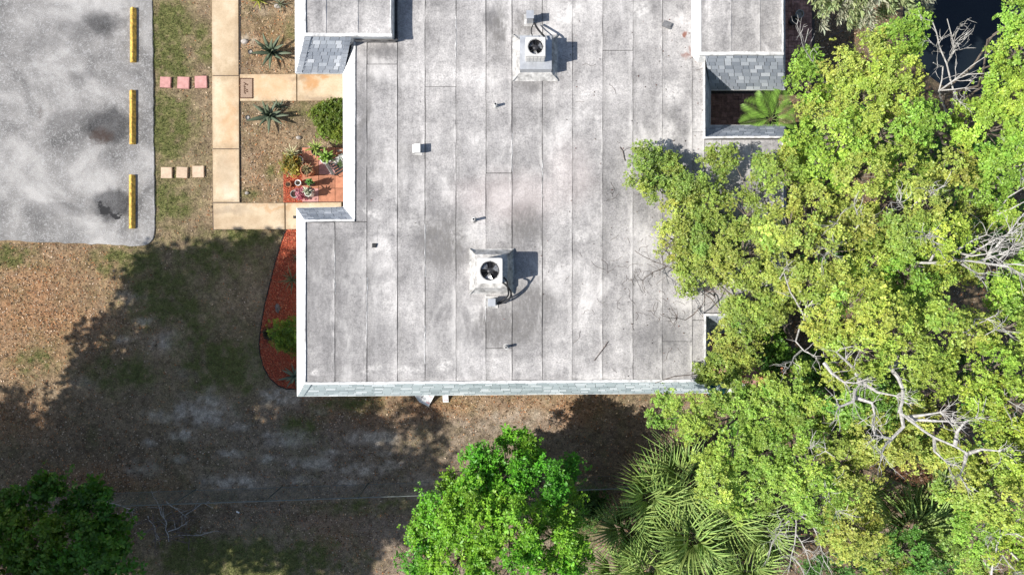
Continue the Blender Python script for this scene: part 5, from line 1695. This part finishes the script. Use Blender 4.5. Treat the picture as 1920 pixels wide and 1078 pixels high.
# pots and their plants
def pot(px, py, r, ht, label, mat, z=.046, wall=.02):
    c = P(px, py, ht)
    root = empty('plant_pot', (c.x, c.y, z), label, 'plant pot', 'pots on the entrance patio')
    w = MB(); w.lathe((0, 0, 0), [(r * .72, 0), (r * .95, ht * .85), (r * 1.06, ht * .86), (r * 1.06, ht), (r * .9, ht), (r * .88, ht * .88), (r * .86, ht * .86)], 20); w.build('body', mat, root, local=True)
    w = MB(); w.lathe((0, 0, ht * .86), [(r * .87, -.01), (r * .6, .006), (.001, .012)], 16); w.build('soil', SOIL, root, local=True)
    return root, (px, py, z + ht * .86)


pot(611, 297, .19, .50, 'round white rimmed pot holding the large leafy plant', POTWHITE)
rosette_plant('potted_plant', 611, 294, .36, .11, 16, 'large leafy green plant in the round white rimmed pot', (.11, .24, .03), (.24, .36, .06), 610, 'potted plant', None, .50, (.1, 1.2))
pot(592, 284, .14, .50, 'dark pot behind the large leafy plant', POTDARK)
rosette_plant('potted_plant', 592, 278, .38, .08, 16, 'yellow green strappy plant in the dark pot', (.14, .24, .04), (.34, .38, .09), 620, 'potted plant', None, .50, (.1, 1.2))
pot(575, 319, .20, .55, 'large clay pot full of brown twigs', CLAY)
rosette_plant('potted_plant', 575, 317, .26, .03, 26, 'twiggy brown green plant in the large clay pot', (.20, .17, .08), (.34, .28, .14), 630, 'potted plant', None, .55, (.2, 1.3))
pot(580, 342, .11, .52, 'small dark pot with a compact green plant', POTDARK)
rosette_plant('potted_plant', 580, 341, .17, .07, 14, 'compact dark green plant in the small dark pot', (.06, .17, .03), (.12, .26, .05), 640, 'potted plant', None, .52, (.1, 1.2))
pot(578, 362, .12, .50, 'small white pot with a pale spiky plant', POTWHITE)
rosette_plant('potted_plant', 576, 359, .24, .06, 15, 'pale variegated spiky plant in the small white pot', (.26, .32, .18), (.58, .58, .45), 650, 'potted plant', None, .50, (.1, 1.2))
rosette_plant('spider_plant', 546, 287, .34, .035, 26, 'pale yellow white spider plant above the croton shrub', (.42, .42, .16), (.66, .62, .40), 660, 'plant', None, .05, (.15, 1.2))
pot(546, 322, .10, .24, 'white pot beside the croton shrub', POTWHITE)
pot(561, 300, .13, .30, 'tall white pot with shaded inside near the spider plant', POTWHITE)
pot(541, 346, .10, .16, 'small brown pot lying in the red mulch', CLAY, .03)
pot(552, 364, .13, .34, 'tall grey stone pot at the edge of the red mulch', POTGREY, .03)
bush('flowering_plant', 'pink flowering plant beside the tall grey pot', 562, 364, .25, 10, [(.50, .12, .16), (.55, .20, .24), (.10, .16, .04)], 670, .06, .035, .8, 60, 6, .05)
pot(559, 343, .10, .26, 'slim white pot in front of the large clay pot', POTWHITE, .03)

# chair and white planter tucked under the eave
c = P(636, 312, .45)
ch = empty('garden_chair', (c.x, c.y, .046), 'dark metal garden chair with grey slats half under the eave', 'chair', None, .55)
for i in range(5):
    w = MB(); w.box((0, -.19 + i * .095, .42), (.46, .07, .022)); w.build('seat_slat', WOODGREY, ch, local=True)
for i in range(4):
    w = MB(); w.box((-.26 - i * .018, 0, .52 + i * .10), (.022, .44, .07)); w.build('back_slat', WOODGREY, ch, local=True)
for sx in (-1, 1):
    for sy in (-1, 1):
        w = MB(); w.tube([(sx * .23, sy * .21, 0), (sx * .21, sy * .21, .41)], .016, 6); w.build('leg', DARKMETAL, ch, local=True)
    w = MB(); w.tube([(-.22, sx * .23, .40), (-.27, sx * .23, .62), (.02, sx * .23, .64), (.2, sx * .23, .41)], .014, 6); w.build('arm_rest', DARKMETAL, ch, local=True)
pot(640, 303, .13, .34, 'white pot with white blossoms under the eave', POTWHITE)
bush('white_blossom_plant', 'white blossoms in the pot under the eave', 641, 303, .5, 9, [(.70, .69, .66), (.74, .73, .70), (.12, .18, .06)], 680, .07, .05, .8, 60, 6, .05)


# lamps by the agaves
for px, py, lab in ((470, 98, 'small black ring topped garden light beside the upper agave'), (465, 221, 'small black ring topped garden light beside the lower agave')):
    c = P(px, py, .3)
    root = empty('garden_light', (c.x, c.y, 0), lab, 'garden light', 'garden lights by the agaves')
    w = MB(); w.tube([(0, 0, -.05), (0, 0, .30)], .012, 6); w.build('stake', BLACK, root, local=True)
    w = MB(); w.lathe((0, 0, .28), [(.03, 0), (.085, .02), (.09, .04), (.06, .055), (.058, .035), (.001, .03)], 16); w.m = [1 if i >= 64 else 0 for i in range(len(w.f))]; w.build('lamp_head', [BLACK, POTGREY], root, local=True)


def rock(px, py, sx, sy, sz, mat, label, seed, z=0.0):
    rg = random.Random(seed)
    c = P(px, py, sz * .5)
    w = MB(); vs, fs = [], []
    n, m = 9, 5
    for j in range(m + 1):
        th = math.pi * j / m
        for i in range(n):
            a = 2 * math.pi * i / n
            k = 1 + rg.uniform(-.18, .18)
            vs.append((c.x + sx * k * math.sin(th) * math.cos(a), c.y + sy * k * math.sin(th) * math.sin(a), z + sz * .3 + sz * k * math.cos(th)))
    for j in range(m):
        for i in range(n):
            i2 = (i + 1) % n
            fs.append((j * n + i, (j + 1) * n + i, (j + 1) * n + i2, j * n + i2))
    w.add(vs, fs)
    return tag(w.build('rock', mat), label, 'rock', None)


rock(521, 578, .09, .20, .10, ROCK, 'long grey rock in the red mulch bed', 1)
rock(560, 258, .10, .07, .06, PALEROCK, 'pale rock above the potted plants', 2)
rock(458, 78, .12, .09, .06, PALEROCK, 'pale rock beside the walkway above the doormat', 3)
rock(463, 362, .07, .06, .05, PALEROCK, 'pale rock in the corner of the two walkways', 4)
rock(637, 283, .12, .05, .06, PALEROCK, 'pale rock between the clipped shrub and the patio', 5)
rock(520, 12, .11, .08, .07, PALEROCK, 'pale rock at the top edge near the white wall', 6)

# round pots on the brick patio strip
for px, py, m, lab in ((1499, 27, POTGREY, 'round grey pot on the shaded brick patio strip'), (1488, 39, POTDARK, 'round black pot on the shaded brick patio strip')):
    c = P(px, py, .25)
    root = empty('plant_pot', (c.x, c.y, .05), lab, 'plant pot', 'pots on the brick patio strip')
    w = MB(); w.lathe((0, 0, 0), [(.10, 0), (.14, .22), (.15, .24), (.12, .24), (.11, .18)], 18); w.build('body', m, root, local=True)
    w = MB(); w.lathe((0, 0, .17), [(.112, 0), (.001, .01)], 14); w.build('soil', SOIL, root, local=True)
w = MB(); w.tube([P(1540, 78, .05), P(1560, 68, .06), P(1580, 58, .10)], [.02, .025, .03], 6)
tag(w.build('fallen_log', TWIGWOOD), 'thin dark branch lying on the soil beside the brick strip', 'branch')

# walkway post light at the corner of the building
c = P(553, 407, .5)
root = empty('bollard_light', (c.x, c.y, .05), 'small black post light on the walkway beside the building corner', 'post light')
w = MB(); w.tube([(0, 0, 0), (0, 0, .42)], .022, 8); w.build('post', BLACK, root, local=True)
w = MB(); w.box((0, 0, .47), (.10, .09, .10), 0, .8); w.build('lantern', BLACK, root, local=True)

# teal parasol and white wall near the south-east corner
c = P(1345, 728, 2.3)
um = empty('garden_parasol', (c.x, c.y, 0), 'teal garden parasol beside the roof corner under the trees', 'parasol')
w = MB(); w.tube([(0, 0, 0), (0, 0, 2.4)], .022, 8); w.build('pole', WOODGREY, um, local=True)
w = MB(); n = 8; R_ = .34
for k in range(n):
    a, b = 2 * math.pi * k / n, 2 * math.pi * (k + 1) / n
    w.add([(0, 0, 2.42), (R_ * math.cos(a), R_ * math.sin(a), 2.12), (R_ * .92 * math.cos((a + b) / 2), R_ * .92 * math.sin((a + b) / 2), 2.16), (R_ * math.cos(b), R_ * math.sin(b), 2.12)], [(0, 1, 2, 3)])
w.build('canopy', TEAL, um, local=True)
for k in range(n):
    a = 2 * math.pi * k / n
    w = MB(); w.tube([(0.02 * math.cos(a), .02 * math.sin(a), 2.405), (R_ * math.cos(a), R_ * math.sin(a), 2.125)], .006, 4); w.build('rib', BOARDW, um, local=True)
w = MB(); a = P(1340, 728, 1.9); b = P(1398, 726, 1.9)
w.box(((a.x + b.x) / 2, (a.y + b.y) / 2, .95), (b.x - a.x, .22, 1.9))
gw = w.build('garden_wall', STUCCO); tag(gw, 'low white wall running east from the roof corner under the trees', 'wall')
w = MB(); w.box(((a.x + b.x) / 2, (a.y + b.y) / 2, 1.93), (b.x - a.x + .04, .3, .06)); w.build('coping', WHITE, gw)

# boards leaning on the south wall below the eave


def leaning_board(cx, top_py, wd, ht, rz, label, mats, dots):
    c = P(cx, top_py, .0)
    root = empty('leaning_board', (c.x, c.y, .0), label, 'board', 'boards leaning on the south wall', rz)
    t = .62
    def pt(u, v, o): return (u, -v * math.cos(t) * -1 * -1 + 0 - o * math.sin(t), (ht - v) * math.sin(t) * 1 + o * math.cos(t))
    w = MB()
    vs = [(-wd / 2, 0, ht * math.sin(t)), (wd / 2, 0, ht * math.sin(t)), (wd / 2, -ht * math.cos(t), .01), (-wd / 2, -ht * math.cos(t), .01)]
    vs += [(x, y + .012, z + .016) for x, y, z in vs]
    w.add(vs, [(0, 1, 2, 3), (7, 6, 5, 4), (0, 4, 5, 1), (1, 5, 6, 2), (2, 6, 7, 3), (3, 7, 4, 0)])
    w.build('panel', mats[0], root, local=True)
    for (u, v, r, mi) in dots:
        y = -ht * v * math.cos(t); z = ht * (1 - v) * math.sin(t)
        w = MB(); k = wd * r
        w.box((u * wd, y + .009, z + .018), (k, k * .8, .006))
        w.build('print', mats[mi], root, local=True)
    return root


leaning_board(780, 728, .24, .62, .5, 'white board with grey prints leaning on the south wall', [BOARDW, POTGREY, BLACK], [(-.2, .35, .3, 1), (.2, .7, .22, 2), (.1, .3, .2, 1)])
leaning_board(812, 729, .32, .76, -.5, 'white and pink board with dark dots leaning on the south wall', [BOARDW, BOARDP, BLACK], [(.25, .75, .42, 1), (.2, .35, .35, 1), (-.3, .9, .08, 2), (-.3, .7, .08, 2), (-.3, .5, .08, 2), (0, .93, .07, 2)])
leaning_board(836, 727, .20, .62, .0, 'small pale pink board leaning on the south wall', [BOARDW, BOARDP], [(0, .8, .6, 1), (0, .4, .5, 1)])

# chain-link fence along the bottom
FY = lambda x: -7.05 + (x + 12) * 0.035
fen = empty('chain_link_fence', (-7, FY(-7), 0), 'thin chain link fence crossing the dark ground at the bottom', 'fence')
FH = 1.75
x0f, x1f = -17.0, 4.0
for k, x in enumerate(np.arange(x0f, x1f + .1, 3.0)):
    w = MB(); w.tube([(x, FY(x), -.1), (x, FY(x), FH + .04)], .028, 8); w.build('post', WIRE, fen)
w = MB(); w.tube([(x, FY(x), FH) for x in np.arange(x0f, x1f + .1, 1.5)], .02, 6); w.build('top_rail', WIRE, fen)
w = MB(); w.tube([(x, FY(x) - .02, .06) for x in np.arange(x0f, x1f + .1, 1.5)], .008, 4); w.build('tension_wire', WIRE, fen)
w = MB()
for x in np.arange(x0f, x1f - FH, .10):
    for s_ in (1, -1):
        xa, xb = (x, x + FH) if s_ == 1 else (x + FH, x)
        w.tube([(xa, FY(xa) + .006 * s_, .03), (xb, FY(xb) + .006 * s_, FH)], .0018, 3, cap=False)
w.build('wire_mesh', WIRE, fen, kind='stuff')

# heap of cut branches
br = random.Random(9)
c = P(320, 980)
bp = empty('brush_pile', (c.x, c.y, 0), 'heap of bare grey cut branches in the dark corner below the fence', 'brush pile')
for k in range(26):
    a = br.uniform(0, 6.28) if k > 8 else br.uniform(.3, .75)
    L = br.uniform(.7, 2.0)
    m = Vector((c.x + br.gauss(0, .7), c.y + br.gauss(0, .35), br.uniform(.03, .4)))
    d = Vector((math.cos(a), math.sin(a), br.uniform(-.08, .12)))
    w = MB()
    w.tube(wiggle(m - d * L / 2, m + d * L / 2, 6, .05, br), [.018 * (1 - .12 * j) for j in range(7)], 5)
    for t in range(3):
        p = m + d * L * br.uniform(-.2, .45); dd = (d + Vector((br.uniform(-1, 1), br.uniform(-1, 1), br.uniform(0, .4)))).normalized()
        w.tube([p, p + dd * .2, p + dd * .38], [.008, .006, .003], 4)
    w.build('branch', mat_pick := (DEADWOOD if k % 3 == 0 else TWIGWOOD), bp)
w = MB(); c = P(446, 960); w.add([(c.x - .06, c.y + .02, .02), (c.x + .05, c.y - .03, .03), (c.x + .07, c.y + .01, .05), (c.x - .03, c.y + .06, .04)], [(0, 1, 2, 3)])
w.box((c.x + .01, c.y + .01, .016), (.10, .05, .012), -.4)
tag(w.build('paper_scrap', BOARDW), 'crumpled white paper scrap on the dark ground below the fence', 'litter')


# ------------------------------------------------------------------ loose stuff: grass, dead leaves, mulch chips, twigs
BLD_BOXES = [px_rect(558, 391, 1331, 742, H0), px_rect(640, -420, 1473, 400, H0), px_rect(553, -420, 700, 137, H0), px_rect(1300, 236, 1473, 622, H0)]


def free(x, y):
    k = np.ones(len(x), bool)
    lot = P(290, 460)
    k &= ~((x < lot.x - .06) & (y > lot.y + .07))
    for (a, b, c_, d) in [(399.6, -420, 449, 429.5), (451, 141.5, 662, 188.5), (402, 382, 640, 429.5), (566, 276, 662, 380), (1445, -60, 1527, 172), (1290, 152, 1430, 262), (1275, 600, 1470, 730)]:
        p, q = P(a, b), P(c_, d)
        k &= ~((x > p.x) & (x < q.x) & (y < p.y) & (y > q.y))
    for bx in BLD_BOXES:
        k &= ~((x > bx[0][0] + .4) & (x < bx[1][0] - .4) & (y > bx[0][1] + .4) & (y < bx[2][1] - .4))
    bp_ = np.array(px_poly(bed_px))
    ins = np.zeros(len(x), bool); j = len(bp_) - 1
    for i in range(len(bp_)):
        xi, yi = bp_[i]; xj, yj = bp_[j]
        cnd = ((yi > y) != (yj > y)) & (x < (xj - xi) * (y - yi) / (yj - yi + 1e-12) + xi)
        ins ^= cnd; j = i
    k &= ~ins
    p, q = P(532, 290), P(568, 380)
    k &= ~((x > p.x) & (x < q.x) & (y < p.y) & (y > q.y))
    return k


def scatter(n, keep, rng):
    x = rng.uniform(-18.2, 18, n); y = rng.uniform(-10.3, 10.3, n)
    m = keep(x, y) & free(x, y) & (in_pond(x, y) > 1.1)
    return x[m], y[m]


rg = np.random.default_rng(900)


def gz(x, y): return (fbm(x, y, 5, 0.8) - 0.55) * 0.05 - 0.012


# grass blades
def grass():
    def keep(x, y):
        g, s, l, d, n1, n2, n3 = ground_fields(x, y)
        dens = .22 + .95 * g - .35 * s - .25 * d - .1 * l
        dens = np.where(x > 3.5, dens * .4, dens)
        return rg.random(len(x)) < dens
    x, y = scatter(420000, keep, rg)
    n = len(x)
    g, s, l, d, n1, n2, n3 = ground_fields(x, y)
    a = rg.uniform(0, 6.28, n); L = rg.uniform(.04, .10, n) * (1 + .5 * g); w_ = rg.uniform(.006, .013, n)
    lean = rg.uniform(.35, 1.2, n)
    z0 = gz(x, y)
    dx, dy = np.cos(a), np.sin(a)
    tip = np.stack([x + dx * L * np.sin(lean), y + dy * L * np.sin(lean), z0 + L * np.cos(lean)], 1)
    b1 = np.stack([x - dy * w_, y + dx * w_, z0 - .004], 1); b2 = np.stack([x + dy * w_, y - dx * w_, z0 - .004], 1)
    v = np.stack([b1, b2, tip], 1).reshape(-1, 3)
    q = np.arange(3 * n).reshape(n, 3)
    t = np.clip(g * 1.3 + rg.normal(0, .22, n), 0, 1)[:, None]
    c = np.array([.42, .335, .20]) * (1 - t) + np.array([.17, .20, .065]) * t
    c = c * rg.uniform(.6, 1.3, n)[:, None]
    o = raw_mesh('grass', v, q, np.repeat(np.clip(c, .01, .9), 3, 0), LITTER, k=3)
    tag(o, 'short patchy grass, green in clumps and straw coloured elsewhere', kind='stuff')


grass()


def flat_leaves(name, x, y, z, size, cols, rng, label, curl=.35, asp=.55):
    n = len(x)
    a = rng.uniform(0, 6.28, n); L = size * rng.uniform(.5, 1.3, n); W = L * asp * rng.uniform(.6, 1.2, n)
    dx, dy = np.cos(a), np.sin(a)
    t1 = rng.normal(0, curl, n) * L; t2 = rng.normal(0, curl, n) * L
    zz = z + rng.uniform(.004, .016, n)
    p0 = np.stack([x - dx * L / 2, y - dy * L / 2, zz + np.abs(t1)], 1)
    p1 = np.stack([x - dy * W / 2, y + dx * W / 2, zz + np.abs(t2) * .6], 1)
    p2 = np.stack([x + dx * L / 2, y + dy * L / 2, zz + np.abs(t2)], 1)
    p3 = np.stack([x + dy * W / 2, y - dx * W / 2, zz], 1)
    v = np.stack([p0, p1, p2, p3], 1).reshape(-1, 3)
    q = np.arange(4 * n).reshape(n, 4)
    ci = rng.integers(0, len(cols), n)
    c = np.array(cols)[ci] * rng.uniform(.55, 1.35, n)[:, None]
    o = raw_mesh(name, v, q, np.repeat(np.clip(c, .01, .9), 4, 0), LITTER)
    return tag(o, label, kind='stuff')


def keep_l(x, y):
    g, s, l, d, n1, n2, n3 = ground_fields(x, y)
    n5_ = fbm(x, y, 91, 2.4)
    return rg.random(len(x)) < (.20 + .70 * l * (.4 + 1.2 * n5_) + .22 * d * (x < 3) + .20 * (x > 5.5) - .5 * g - .4 * s)


x, y = scatter(230000, keep_l, rg)
flat_leaves('fallen_leaves', x, y, gz(x, y), .062, [(.46, .22, .10), (.50, .30, .16), (.60, .46, .32), (.34, .15, .07), (.13, .085, .055), (.62, .50, .38), (.10, .07, .05)], rg, 'dry brown and orange leaves littering the lawn')

# mulch chips
bxs = px_poly(bed_px)
n = 26000
x = rg.uniform(min(p[0] for p in bxs), max(p[0] for p in bxs), n); y = rg.uniform(min(p[1] for p in bxs), max(p[1] for p in bxs), n)
bp_ = np.array(bxs); ins = np.zeros(n, bool); j = len(bp_) - 1
for i in range(len(bp_)):
    xi, yi = bp_[i]; xj, yj = bp_[j]
    ins ^= ((yi > y) != (yj > y)) & (x < (xj - xi) * (y - yi) / (yj - yi + 1e-12) + xi); j = i
x, y = x[ins], y[ins]
p, q_ = P(533, 292), P(567, 379)
x2 = rg.uniform(p.x, q_.x, 3500); y2 = rg.uniform(q_.y, p.y, 3500)
x = np.concatenate([x, x2]); y = np.concatenate([y, y2])
flat_leaves('mulch_chips', x, y, np.full(len(x), .03), .06, [(.62, .15, .075), (.68, .20, .10), (.52, .11, .06), (.66, .32, .18), (.36, .09, .06)], rg, 'shredded red mulch chips', .3, .3)

# leaves and specks on the roof
n = 1500
x = rg.uniform(-6, 8, n); y = rg.uniform(-2.7, 8, n)
pr = np.clip((x + 1.0) / 9.0, .05, 1) ** 1.6
m = rg.random(n) < pr
ok = (x < P(1318, 0, H1).x)
x, y = x[m & ok], y[m & ok]
cb = ~(((np.abs(x - cA.x) < .75) & (np.abs(y - cA.y) < .75)) | ((np.abs(x - cB.x) < .75) & (np.abs(y - cB.y) < .75)))
x, y = x[cb], y[cb]
flat_leaves('roof_leaves', x, y, np.full(len(x), H1), .05, [(.10, .07, .055), (.16, .10, .07), (.07, .06, .05), (.20, .09, .07)], rg, 'scattered dead leaves and specks on the roof')
tw = MB(); tr = random.Random(12)
for k in range(75):
    t_ = tr.random()
    if t_ < .75: px, py = tr.gauss(1225, 55), tr.gauss(530, 60)
    else: px, py = tr.uniform(1060, 1310), tr.uniform(120, 700)
    if px > 1312 or py > 700: continue
    p = P(px, py, H1 + .008); pts = [p]
    a = tr.uniform(0, 6.28)
    for s_ in range(tr.randint(2, 5)):
        a += tr.uniform(-.9, .9)
        pts.append(pts[-1] + Vector((math.cos(a), math.sin(a), 0)) * tr.uniform(.05, .13))
    tw.tube(pts, .0042, 3)
tag(tw.build('roof_twigs', TWIGWOOD), 'thin curled twigs dropped on the roof below the branches', kind='stuff')
for pts, lab in (([(1162, 276), (1168, 284), (1170, 296), (1172, 302)], 'bent twig on the roof left of the overhanging tree'), ([(1140, 640), (1132, 652), (1120, 668), (1114, 676)], 'slim twig on the roof near its south edge'), ([(1322, 690), (1300, 702), (1262, 706), (1228, 718)], 'long thin branch lying across the south roof edge')):
    w = MB(); v = [P(a, b, H1 + .03) for a, b in pts]
    w.tube(v, .012, 5); w.tube([v[1], v[1] + Vector((.10, .08, .02)), v[1] + Vector((.2, .10, .02))], .006, 4)
    tag(w.build('fallen_twig', TWIGWOOD), lab, 'twig', 'twigs fallen on the roof')
